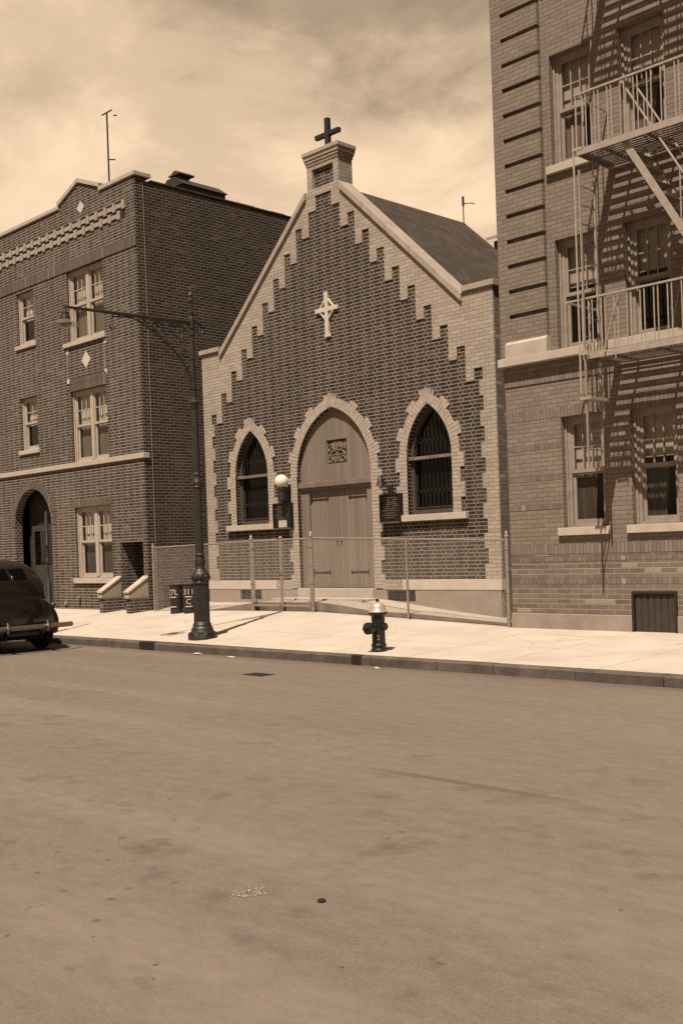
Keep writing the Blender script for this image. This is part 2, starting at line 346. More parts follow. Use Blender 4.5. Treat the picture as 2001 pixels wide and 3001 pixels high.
# ---------------------------------------------------------------- mesh builders
class MB:
    def __init__(s): s.bm = bmesh.new()
    def quad(s, *pts): s.bm.faces.new([s.bm.verts.new(p) for p in pts]); return s
    def box(s, x0, x1, y0, y1, z0, z1):
        v = [s.bm.verts.new((x, y, z)) for z in (z0, z1) for y in (y0, y1) for x in (x0, x1)]
        for f in ((0, 2, 3, 1), (4, 5, 7, 6), (0, 1, 5, 4), (2, 6, 7, 3), (0, 4, 6, 2), (1, 3, 7, 5)): s.bm.faces.new([v[i] for i in f])
        return s
    def obox(s, o, ax, ay, az):
        """box from corner o along three edge vectors"""
        o = Vector(o); ax, ay, az = Vector(ax), Vector(ay), Vector(az)
        v = [s.bm.verts.new(o + ax * i + ay * j + az * q) for q in (0, 1) for j in (0, 1) for i in (0, 1)]
        for f in ((0, 2, 3, 1), (4, 5, 7, 6), (0, 1, 5, 4), (2, 6, 7, 3), (0, 4, 6, 2), (1, 3, 7, 5)): s.bm.faces.new([v[i] for i in f])
        return s
    def ext(s, loops, a, b, ax='y'):
        """outline loops (holes allowed) extruded from a to b along axis ax"""
        def pt(p, d): return {'y': (p[0], d, p[1]), 'x': (d, p[0], p[1]), 'z': (p[0], p[1], d)}[ax]
        nrm = {'y': (0, -1, 0), 'x': (1, 0, 0), 'z': (0, 0, 1)}[ax]
        rings = []
        for d in (a, b):
            es = []; rr = []
            for lp in loops:
                vs = [s.bm.verts.new(pt(p, d)) for p in lp]; rr.append(vs)
                es += [s.bm.edges.new((vs[i], vs[(i + 1) % len(vs)])) for i in range(len(vs))]
            if len(loops) == 1 and len(loops[0]) <= 4: s.bm.faces.new(rr[0])
            else: bmesh.ops.triangle_fill(s.bm, use_beauty=True, use_dissolve=False, edges=es, normal=nrm)
            rings.append(rr)
        for l0, l1 in zip(*rings):
            for i in range(len(l0)):
                j = (i + 1) % len(l0)
                try: s.bm.faces.new((l0[i], l0[j], l1[j], l1[i]))
                except ValueError: pass
        return s
    def tube(s, pts, r, n=8, cap=True):
        pts = [Vector(p) for p in pts]; rs = r if isinstance(r, (list, tuple)) else [r] * len(pts)
        rings = []; up = None
        for i, p in enumerate(pts):
            d = ((pts[min(i + 1, len(pts) - 1)] - pts[max(i - 1, 0)])).normalized()
            if up is None:
                up = Vector((0, 0, 1)) if abs(d.z) < .9 else Vector((1, 0, 0))
            sx = d.cross(up).normalized(); up2 = sx.cross(d).normalized(); up = up2
            rings.append([s.bm.verts.new(p + (sx * math.cos(t) + up2 * math.sin(t)) * rs[i]) for t in [2 * math.pi * q / n + math.pi / n for q in range(n)]])
        for a, b in zip(rings, rings[1:]):
            for q in range(n): s.bm.faces.new((a[q], a[(q + 1) % n], b[(q + 1) % n], b[q]))
        if cap:
            s.bm.faces.new(rings[0][::-1]); s.bm.faces.new(rings[-1])
        return s
    def lathe(s, prof, c=(0, 0, 0), n=24, mat=None, flute=0):
        mat = mat or Matrix.Identity(4); rings = []
        for r, z in prof:
            ring = []
            for q in range(n):
                t = 2 * math.pi * q / n; rr = r * (1 - (flute if (q % 2) else 0))
                ring.append(s.bm.verts.new(Vector(c) + (mat @ Vector((rr * math.cos(t), rr * math.sin(t), z)))))
            rings.append(ring)
        for a, b in zip(rings, rings[1:]):
            for q in range(n): s.bm.faces.new((a[q], a[(q + 1) % n], b[(q + 1) % n], b[q]))
        s.bm.faces.new(rings[0][::-1]); s.bm.faces.new(rings[-1])
        return s
    def ball(s, c, r, n=16, sc=(1, 1, 1)):
        m = Matrix.Translation(c) @ Matrix.Diagonal((*sc, 1))
        bmesh.ops.create_uvsphere(s.bm, u_segments=n, v_segments=n // 2 + 2, radius=r, matrix=m); return s

WLOC = {}
def link(o): COL.objects.link(o); return o
def mesh_of(name, mb, mat, smooth=False, bevel=0, ang=35):
    bmesh.ops.recalc_face_normals(mb.bm, faces=mb.bm.faces)
    me = bpy.data.meshes.new(name); mb.bm.to_mesh(me); mb.bm.free()
    me.materials.append(mat)
    if smooth:
        for p in me.polygons: p.use_smooth = True
        me.set_sharp_from_angle(angle=R(ang))
    return me
def place(name, me, parent=None, at=(0, 0, 0), bevel=0, label=None):
    o = link(bpy.data.objects.new(name, me)); at = Vector(at)
    if parent is not None:
        o.parent = parent; o.location = at - WLOC[parent.name]
    else: o.location = at
    WLOC[o.name] = at
    if bevel:
        b = o.modifiers.new('bevel', 'BEVEL'); b.width = bevel; b.segments = 1; b.limit_method = 'ANGLE'; b.angle_limit = R(40)
    if label: o['label'] = label
    return o
def part(name, mb, mat, parent, smooth=False, bevel=0, at=(0, 0, 0), label=None):
    return place(name, mesh_of(name, mb, M[mat] if isinstance(mat, str) else mat, smooth), parent, at, bevel, label)
def thing(name, label, cat, loc, group=None):
    o = link(bpy.data.objects.new(name, None)); o.empty_display_size = .2; o.location = loc; WLOC[o.name] = Vector(loc)
    o['label'] = label; o['category'] = cat
    if group: o['group'] = group
    return o
def solo(name, mb, mat, label, cat, base, smooth=False, bevel=0, group=None):
    """a thing that is one mesh; vertices are given in the world and re-based on its foot"""
    for v in mb.bm.verts: v.co -= Vector(base)
    o = place(name, mesh_of(name, mb, M[mat], smooth), None, base, bevel); o['label'] = label; o['category'] = cat
    if group: o['group'] = group
    return o
def struct(name, mb, mat, smooth=False, bevel=0, kind='structure'):
    o = place(name, mesh_of(name, mb, M[mat], smooth), None, (0, 0, 0), bevel); o['kind'] = kind
    o['label'] = {'road': 'worn grey asphalt street with oil blotches', 'sidewalk': 'bright concrete sidewalk between fence and kerb'}.get(name, 'setting: ' + name.replace('_', ' '))
    return o
def text_mb(txt, size, mat4, depth=.004):
    cu = bpy.data.curves.new('lettering', 'FONT'); cu.body = txt; cu.size = size; cu.extrude = depth; cu.align_x = 'CENTER'; cu.align_y = 'CENTER'; cu.resolution_u = 3
    o = bpy.data.objects.new('lettering', cu); COL.objects.link(o)
    dg = bpy.context.evaluated_depsgraph_get(); dg.update()
    me = bpy.data.meshes.new_from_object(o.evaluated_get(dg)); bpy.data.objects.remove(o); bpy.data.curves.remove(cu)
    me.transform(mat4); mb = MB(); mb.bm.from_mesh(me); bpy.data.meshes.remove(me); return mb
FRONT = Matrix.Rotation(R(90), 4, 'X')          # lettering that stands upright and reads from -y
def interp(x, pts):
    if x <= pts[0][0]: return pts[0][1]
    for (a, p), (b, q) in zip(pts, pts[1:]):
        if x <= b: return p + (q - p) * (x - a) / (b - a)
    return pts[-1][1]

# ---------------------------------------------------------------- the setting: ground, road, kerb, sidewalk, yard
YK, YF = -4.83, -1.205
ZP = [(-40, -.66), (-8, -.645), (-4.76, -.637), (-1.25, -.581), (.56, -.573), (3.05, -.66), (5.27, -.745), (8, -.748), (40, -.75)]
def walk_z(x, y):
    t = max(0, min(1, (y - YK) / (YF - YK))); return -.872 + (interp(x, ZP) + .872) * t
g = MB(); g.quad((-900, -900, -1.2), (900, -900, -1.2), (900, 900, -1.2), (-900, 900, -1.2)); struct('ground', g, 'ground')
g = MB(); xs = [-120, -40, 0, 40, 120]
for a, b in zip(xs, xs[1:]): g.quad((a, -14.6, -1.0), (b, -14.6, -1.0), (b, YK + .02, -1.0), (a, YK + .02, -1.0))
struct('road', g, 'road')
g = MB(); xs = [-120, -40, -20, -12, -8, -6.4, -4.76, -3, -1.25, -.4, .56, 1.8, 3.05, 4.2, 5.27, 6.5, 8, 12, 20, 40, 120]; ys = [YK + .16, -3.9, -3.0, -2.1, YF, -.9]
for a, b in zip(xs, xs[1:]):
    for c, d in zip(ys, ys[1:]):
        g.quad((a, c, walk_z(a, c)), (b, c, walk_z(b, c)), (b, d, walk_z(b, d)), (a, d, walk_z(a, d)))
bmesh.ops.remove_doubles(g.bm, verts=g.bm.verts, dist=.001)
struct('sidewalk', g, 'walk', smooth=True)
g = MB(); g.box(-120, 120, -17.5, -14.6, -1.15, -.87); struct('near_sidewalk', g, 'walk')
# kerb: separate blocks laid end to end, each a little off line
g = MB(); x = -60.0; rk = random.Random(3)
while x < 60:
    L = rk.uniform(.9, 1.9); e = min(60, x + L)
    dz, dy = rk.uniform(.001, .012), rk.uniform(-.014, .012)
    g.box(x + .004, e - .004, YK + dy, YK + .165, -1.1, -.868 + dz); x = e
struct('kerb', g, 'kerb', bevel=.026)
for (a, b) in ((-.04, .38), (5.2, 5.39)):
    g = MB(); g.box(a, b, YK - .016, YK + .1, -1.06, -.858)
    o = solo('kerb_drain', g, 'kerb_dark', 'short dark iron drain block set in the kerb ' + ('left of the lamp post' if a < 1 else 'beside the fire hydrant'), 'drain', ((a + b) / 2, YK, -1.0), bevel=.006, group='dark drain blocks in the kerb')
# churchyard apron, a sloped concrete slab with its own low front edge
YA = [(-4.9, -.63, -.50), (-2.8, -.585, -.485), (-2.05, -.50, -.46), (-1.3, -.405, -.40), (.56, -.388, -.362), (1.15, -.43, -.37), (2.08, -.54, -.47), (3.05, -.565, -.585), (4.24, -.63, -.695), (5.34, -.70, -.73)]
g = MB()
for (a, f0, b0), (b, f1, b1) in zip(YA, YA[1:]):
    g.quad((a, -1.1, f0), (b, -1.1, f1), (b, .04, b1), (a, .04, b0))
bmesh.ops.remove_doubles(g.bm, verts=g.bm.verts, dist=.001)
struct('church_yard', g, 'yard')
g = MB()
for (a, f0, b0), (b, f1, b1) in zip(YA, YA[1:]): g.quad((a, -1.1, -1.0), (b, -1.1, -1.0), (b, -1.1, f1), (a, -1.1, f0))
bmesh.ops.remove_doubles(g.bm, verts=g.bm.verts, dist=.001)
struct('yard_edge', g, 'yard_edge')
struct('alley', MB().box(-4.97, -4.2, .04, 16, -.9, -.52), 'yard'); struct('alley', MB().box(4.2, 5.34, .04, 16, -.9, -.72), 'yard')

# ---------------------------------------------------------------- helpers for openings
def arch(xc, a, z0, zs, h, n=14):
    """pointed-arch outline, counter-clockwise from bottom left"""
    Rr = (a * a + h * h) / (2 * a); pts = [(xc - a, z0), (xc + a, z0)]
    amax = math.asin(h / Rr)
    for i in range(n + 1):
        t = amax * i / n; pts.append((xc + a - Rr + Rr * math.cos(t), zs + Rr * math.sin(t)))
    for i in range(n - 1, -1, -1):
        t = amax * i / n; pts.append((xc - a + Rr - Rr * math.cos(t), zs + Rr * math.sin(t)))
    return pts

# ---------------------------------------------------------------- the church
CH = thing('church', 'small gabled brick church with pale stepped trim and three pointed arches', 'church', (0, .3, -.5))
DOOR = dict(a=1.095, z0=-.17, zs=2.2, h=1.385); WIN = dict(a=.56, z0=1.25, zs=2.36, h=.995)
holes = [arch(0, **DOOR), arch(-2.60, **WIN), arch(2.62, **WIN)]
gable = [(-4.23, -.195), (4.23, -.195), (4.23, 5.27), (3.57, 5.27), (3.57, 4.98), (.46, 7.95), (.46, 8.05), (-.46, 8.05), (-.46, 7.95), (-3.57, 4.98), (-3.57, 5.27), (-4.23, 5.27)]
part('front_wall', MB().ext([gable] + holes, .022, .36), 'dark_brick', CH)
# pale toothed borders, standing two centimetres proud of the dark field
def zig():
    p = [(.234, 7.995), (.234, 7.70), (.47, 7.70), (.47, 7.19), (.68, 7.19)]
    for n in range(1, 10):
        a = .68 + .386 * (n - 1); b = a + .196; top = 7.43 - .4478 * (n - 1); low = 6.745 - .446 * (n - 1)
        p += [(a, top), (b, top)]
        if n < 9: p += [(b, low), (.68 + .386 * n, low)]
    x = 3.964; zz = [3.616, 3.337, 3.06, 2.78, 2.49, 2.205, 1.93, 1.652, 1.38, 1.10, .847, .565, .28, 0.0]
    for i, z in enumerate(zz[:-1]):
        nx = 3.88 if i % 2 == 0 else 3.966
        p += [(x, z), (nx, z)]; x = nx
    p.append((x, 0.0)); return p
Z = zig()
rt = Z + [(4.25, 0.0), (4.25, 5.27), (3.54, 5.27), (3.53, 5.135), (.5, 7.985), (.5, 7.995)]
for sgn in (1, -1):
    part('trim_brickwork', MB().ext([[(sgn * x, z) for x, z in rt]], 0.0, .03), 'light_brick', CH)
part('header_course', MB().box(-.5, .5, -.004, .03, 7.998, 8.108), M['light_brick'], CH)
# return walls, nave walls, back wall
g = MB()
for sgn in (1, -1):
    xa, xb = sorted((sgn * 4.25, sgn * 3.95)); g.box(xa, xb, .032, 4.58, -.75, 4.62)
    xa, xb = sorted((sgn * 4.25, sgn * 3.55)); g.box(xa, xb, .031, .36, 4.62, 5.27)
g.ext([[(-3.95, -.7), (3.95, -.7), (3.95, 4.62), (0, 8.15), (-3.95, 4.62)]], 4.3, 4.58)
part('side_wall', g, 'side_brick', CH)
part('roof', MB().ext([[(-3.98, 4.62), (0, 8.25), (3.98, 4.62), (3.98, 4.50), (0, 8.12), (-3.98, 4.50)]], .33, 4.62), 'roof', CH)
# arch surrounds: single voussoirs and jamb bricks, long ones making the teeth
def surround(xc, a, z0, zs, h, short, long_, teeth, per):
    Rr = (a * a + h * h) / (2 * a); amax = math.asin(h / Rr); g = MB(); back = MB(); rg = random.Random(int(xc * 100) + 5)
    c = .0698
    zt = z0; i = 0
    while zt < zs - .01:                       # jambs, coursed
        ze = min(zs, zt + c); L = long_ if (i // 4) % 2 == teeth else short
        for sg in (1, -1):
            x0, x1 = sorted((xc + sg * a, xc + sg * (a + L))); j = rg.uniform(-.002, .002)
            g.box(x0, x1, -.006 + j, .04, zt + .004, ze - .003)
        zt = ze; i += 1
    nb = int(Rr * amax / .068); da = amax / nb
    for sg in (1, -1):                         # arch ring
        for q in range(nb):
            t0, t1 = da * q + .0028, da * (q + 1) - .0028
            L = long_ if q % 7 >= 4 and q < nb - 3 else short
            P = []
            for rr, t in ((Rr, t0), (Rr + L, t0), (Rr + L, t1), (Rr, t1)):
                P.append((xc + sg * max(0.0, a - Rr + rr * math.cos(t)), zs + rr * math.sin(t)))
            j = rg.uniform(-.002, .002)
            try: g.ext([P], -.006 + j, .04)
            except ValueError: pass
    # key bricks over the apex
    zk = zs + math.sin(amax) * (Rr + short) - .10
    for q in range(-3, 3):
        t = (q + .5) * .115
        g.obox((xc + q * .043 + .002, -.010, zs + h + .035 - abs(q + .5) * .024), (.039, 0, 0), (0, .046, 0), (math.sin(t) * .24, 0, long_ - .03 + .012 * (q % 2)))
    out = arch(xc, a + short - .004, z0, zs, h + (short) * 1.04)
    back.ext([out, arch(xc, a, z0 + .001, zs, h)], .004, .035)
    s = part('arch_surround', g, 'vouss', CH)
    part('mortar_bed', back, 'vmortar', s)
surround(0, DOOR['a'], -.17, 2.2, 1.385, .20, .29, 0, 4)
surround(-2.60, WIN['a'], 1.25, 2.36, .995, .19, .29, 1, 4)
surround(2.62, WIN['a'], 1.25, 2.36, .995, .19, .29, 1, 4)
for sgn in (1, -1):
    x0, x1 = sorted((sgn * 1.31, sgn * 1.85)); part('plinth_brickwork', MB().box(x0, x1, -.002, .03, -.19, -.003), 'light_brick', CH)
# foundation, water table
fnd = [(-4.23, -1.0), (4.23, -1.0), (4.23, -.2), (-4.23, -.2)]
g = MB().ext([fnd] + [[(c - .375, -.425), (c + .375, -.425), (c + .375, -.206), (c - .375, -.206)] for c in (-2.75, 1.80)], -.012, .3)
part('foundation', g, 'concrete', CH)
for sgn, xi in ((-1, -1.86), (1, 1.86)):
    x0, x1 = sorted((sgn * 4.252, xi)); part('water_table', MB().box(x0, x1, -.022, .1, -.196, -.002), 'band', CH, bevel=.004)
for c in (-2.75, 1.80):
    v = part('vent', MB().box(c - .375, c + .375, .10, .12, -.425, -.206), 'iron', CH)
    g = MB()
    for i in range(5): g.box(c - .37, c + .37, .02, .05, -.42 + i * .043, -.40 + i * .043)
    part('louvre', g, 'iron', v)
# door step
part('door_step', MB().box(-1.10, 1.12, -.10, .3, -.6, -.172), 'stone', CH, bevel=.01)
part('door_step', MB().box(-1.35, 1.3, -.60, -.11, -.9, -.355), 'stone', CH, bevel=.01)
# door: tympanum, name panel, lintel, two leaves with strap hinges
ty = arch(0, 1.095, 2.02, 2.2, 1.385)
pan = [(-.275, 2.405), (.325, 2.405), (.325, 2.915), (-.275, 2.915)]; pan = [(x + .0, z) for x, z in pan]
part('tympanum', MB().ext([ty, pan], .105, .17), 'wood', CH)
pb = part('name_panel', MB().box(-.28, .33, .155, .168, 2.40, 2.92), 'carve_dark', CH)
g = MB()
def letter_strip(txt, cx, cz, w, h, arcr=0):
    n = len(txt)
    for i, ch in enumerate(txt):
        t = (i - (n - 1) / 2) / max(1, n - 1); x = cx + t * w
        zz = cz - (abs(t) ** 2) * arcr; m4 = Matrix.Translation((x, .142, zz)) @ Matrix.Rotation(-t * (.9 if arcr else 0), 4, 'Y') @ FRONT @ Matrix.Diagonal((.68, 1, 1, 1))
        mb = text_mb(ch, h, m4, .014); me = bpy.data.meshes.new('t'); mb.bm.to_mesh(me); mb.bm.free(); g.bm.from_mesh(me); bpy.data.meshes.remove(me)
letter_strip('CALVARY', .025, 2.79, .46, .23, .13)
letter_strip('CHURCH', .025, 2.505, .47, .19)
for i in range(16):                      # arc and bar between the two words
    t0, t1 = math.pi * i / 16, math.pi * (i + 1) / 16
    p = lambda t, r: (.025 + r * 1.25 * math.cos(t), 2.605 + r * .62 * math.sin(t))
    g.ext([[p(t0, .15), p(t0, .175), p(t1, .175), p(t1, .15)]], .128, .157)
g.box(-.245, .295, .128, .157, 2.592, 2.608); g.box(-.275, .325, .126, .157, 2.405, 2.422); g.box(-.275, -.258, .126, .157, 2.424, 2.913); g.box(.308, .325, .126, .157, 2.424, 2.913)
for a in (-.5, 0, .5): g.obox((.025 + math.sin(a) * .05 - .004, .13, 2.608), (.008, 0, 0), (0, .02, 0), (math.sin(a) * .07, 0, .075))
part('lettering', g, 'carve', pb)
part('lintel', MB().box(-1.12, 1.12, .03, .17, 1.955, 2.065).box(-1.09, 1.09, .06, .17, 1.90, 1.955), 'wood_frame', CH, bevel=.006)
for sgn in (1, -1):
    x0, x1 = sorted((sgn * .852, sgn * 1.12)); part('door_frame', MB().box(x0, x1, .10, .24, -.172, 1.955), 'wood', CH, bevel=.004)
for sgn in (-1, 1):
    x0, x1 = sorted((sgn * .004, sgn * .850))
    lf = part('door_leaf', MB().box(x0, x1, .150, .20, -.165, 1.90), 'wood', CH, bevel=.003)
    for z in (1.70, .16):
        g = MB(); xa, xb = sorted((sgn * .845, sgn * .33)); g.box(xa, xb, .138, .150, z - .014, z + .014)
        g.lathe([(.001, -.008), (.032, -.008), (.032, .008), (.001, .008)], (sgn * .33, .144, z), 8, Matrix.Rotation(R(90), 4, 'X'))
        xa, xb = sorted((sgn * .845, sgn * .80)); g.box(xa, xb, .132, .150, z - .07, z + .07)
        part('hinge', g, 'iron', lf)
    part('handle', MB().lathe([(.002, .022), (.018, .018), (.02, .0), (.012, -.02), (.002, -.021)], (sgn * .06, .125, .80), 10, Matrix.Rotation(R(90), 4, 'X')), 'iron', lf, smooth=True)
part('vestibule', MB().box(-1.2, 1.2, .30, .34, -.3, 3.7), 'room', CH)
# church windows
for xc in (-2.60, 2.62):
    outer = arch(xc, **WIN); inner = arch(xc, .50, 1.34, 2.36, .90)
    w = part('window', MB().ext([outer, inner], .13, .22), 'win_frame_dark', CH)
    part('transom', MB().box(xc - .555, xc + .555, .045, .20, 2.30, 2.36), M['wood_frame'], w, bevel=.004)
    gm = MB(); ol = arch(xc, .50, 1.34, 2.36, .90); gm.bm.faces.new([gm.bm.verts.new((p[0], .207, p[1])) for p in ol[:17] + ol[17:]]); part('glass', gm, 'glass_dark', w)
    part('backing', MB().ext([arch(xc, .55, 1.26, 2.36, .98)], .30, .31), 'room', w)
    g = MB(); g2 = MB()
    def prof(x): # height of the arch at x
        Rr = (.5 * .5 + .9 * .9) / 1.0; d = abs(x - xc); return 2.36 + math.sqrt(max(0, Rr * Rr - (d + Rr - .5) ** 2))
    n = 10
    for i in range(n):
        x = xc - .46 + .92 * i / (n - 1); zt = prof(x) - .02
        for (za, zb) in ((1.40, 1.66), (1.74, 2.05), (2.13, 2.30), (2.42, 2.62), (2.70, zt)):
            if zb > za and za < zt: (g if za < 2.3 else g2).box(x - .0045, x + .0045, .190, .204, za, min(zb, zt))
        for zc in (1.70, 2.09, 2.66):
            if zc + .05 > prof(x): continue
            for k in (-1, 1):
                if abs(x + k * .051 - xc) < .47: (g if zc < 2.3 else g2).obox((x - .004, .190, zc - .04), (.008, 0, 0), (0, .014, 0), (k * .102, 0, .08))
    g.box(xc - .50, xc + .50, .180, .203, 1.36, 1.40)
    part('leading', g, 'leading', w); part('leading', g2, 'leading', w)
    part('sill', MB().box(xc - .875, xc + .90, -.075, .2, 1.125, 1.248), 'sill', w, bevel=.006)
# copings and bell turret
sl = .94
for sgn in (1, -1):
    g = MB(); p0 = (sgn * .50, 7.98); n = 5
    for i in range(n):
        xa = .50 + 3.06 * i / n + .004; xb = .50 + 3.06 * (i + 1) / n - .004
        za, zb = 7.975 - sl * (xa - .5), 7.975 - sl * (xb - .5)
        g.ext([[(sgn * xa, za), (sgn * xb, zb), (sgn * xb, zb + .15), (sgn * xa, za + .15)]], -.055, .345)
    part('rake_coping', g, 'coping', CH, bevel=.005)
    x0, x1 = sorted((sgn * 3.566, sgn * 4.30)); part('shoulder_coping', MB().box(x0, x1, -.05, .40, 5.272, 5.375), 'coping', CH, bevel=.006)
tp = [(-.31, 8.155), (.31, 8.155), (.31, 8.555), (-.31, 8.555)]
g = MB().ext([[(-.465, 8.11), (.465, 8.11), (.465, 8.64), (-.465, 8.64)], tp], .004, .1); g.box(-.465, .465, .1, .41, 8.0, 8.64)
for i, (e, za, zb) in enumerate(((.016, 8.642, 8.70), (.034, 8.702, 8.76), (.052, 8.762, 8.836))): g.box(-.465 - e, .465 + e, .004 - e, .41 + e, za, zb)
tu = part('bell_turret', g, 'light_brick', CH)
part('dark_panel', MB().box(-.305, .305, .065, .09, 8.157, 8.553), 'dark_brick', tu)
part('cap_stone', MB().box(-.535, .535, -.07, .48, 8.838, 8.925), 'coping', tu, bevel=.008)
g = MB(); g.box(-.05, .05, .15, .25, 8.925, 9.59); g.box(-.352, -.052, .155, .245, 9.215, 9.305); g.box(.052, .352, .155, .245, 9.215, 9.305)
part('roof_cross', g, 'iron', CH, bevel=.004)
g = MB(); y0, y1 = -.03, .03
g.ext([[(-.075, 5.03), (.075, 5.03), (.05, 5.13), (.05, 5.555), (.33, 5.555), (.33, 5.645), (.05, 5.645), (.05, 5.89), (.062, 5.955), (-.062, 5.955), (-.05, 5.89), (-.05, 5.645), (-.33, 5.645), (-.33, 5.555), (-.05, 5.555), (-.05, 5.13)]], y0, y1)
for sx in (1, -1):
    for sz in (1, -1):
        zc = 5.6 + sz * .047
        g.ext([[(sx * .052, zc + sz * .17), (sx * .052, zc + sz * .125), (sx * .165, zc), (sx * .205, zc)]], y0 + .004, y1)
part('wall_cross', g, 'stone_white', CH)

# notice boards, globe lamp and hooded lamp on the church front
def board(x0, x1, z0, z1, side):
    b = thing('notice_board', 'black notice board ' + ('with a white card in it, under the globe lamp' if side < 0 else 'full of faded lettering right of the church door, under a hooded lamp'), 'notice board', ((x0 + x1) / 2, 0, z0), 'church notice boards')
    part('case', MB().box(x0, x1, -.085, -.008, z0, z1), 'board', b, bevel=.004)
    g = MB(); f = .03
    g.box(x0, x1, -.105, -.086, z0, z0 + f).box(x0, x1, -.105, -.086, z1 - f, z1).box(x0, x0 + f, -.105, -.086, z0 + f, z1 - f).box(x1 - f, x1, -.105, -.086, z0 + f, z1 - f)
    part('frame', g, 'board', b)
    part('bottom_rail', MB().box(x0 + .01, x1 - .01, -.118, -.106, z0 - .004, z0 + .022), 'gilt', b)
    rr = random.Random(5 + side); z = z1 - .075; zmin = z0 + (.21 if side < 0 else .06)
    row = 0
    while z > zmin:
        ww = rr.uniform(.5, .95) * (x1 - x0 - .12); x = (x0 + x1) / 2 - ww / 2; xe = x + ww
        g = MB()
        if row in (1, 4): x, xe = x0 + .06, x1 - .06
        while x < xe:
            l = rr.uniform(.018, .05); g.box(x, min(xe, x + l), -.0885, -.0852, z - .010, z + .010); x += l + rr.uniform(.008, .02)
            if row in (1, 4) and abs(x - (x0 + x1) / 2) < .05: x += .09
        part('lettering_line', g, 'gilt', b); z -= rr.uniform(.036, .05); row += 1
    if side < 0: part('card', MB().box(x0 + .17, x1 - .14, -.094, -.0856, z0 + .035, z0 + .185), 'paper', b)
    return b
board(-1.805, -1.235, 1.115, 1.675, -1)
board(1.385, 1.935, 1.115, 1.685, 1)
gl = thing('globe_lamp', 'white opal globe lamp on a black bracket beside the church door', 'lamp', (-1.45, 0, 1.68))
g = MB(); g.lathe([(.03, 1.70), (.085, 1.72), (.085, 1.93), (.105, 1.95), (.105, 2.005), (.07, 2.01)], (-1.37, -.2, 0), 14); g.box(-1.41, -1.33, -.16, .02, 1.70, 1.96); g.box(-1.44, -1.30, -.012, .02, 1.66, 1.99)
part('bracket', g, 'iron', gl, smooth=True)
part('globe', MB().ball((-1.37, -.2, 2.128), .15, 24), 'globe', gl, smooth=True)
hl = thing('hooded_wall_lamp', 'dark gooseneck lamp with a hood above the right notice board', 'lamp', (1.56, 0, 1.69))
g = MB(); g.tube([(1.60, .02, 1.76), (1.60, -.05, 1.79), (1.585, -.12, 1.88), (1.575, -.18, 1.97), (1.575, -.24, 1.985)], .014, 8); g.box(1.54, 1.66, -.012, .02, 1.69, 1.86)
part('arm', g, 'iron', hl, smooth=True)
part('hood', MB().lathe([(.02, .08), (.045, .05), (.06, -.03), (.085, -.10), (.075, -.10), (.05, -.03)], (1.575, -.255, 1.95), 14), 'iron', hl, smooth=True)
part('bulb', MB().ball((1.575, -.255, 1.87), .033, 10), 'globe', hl, smooth=True)

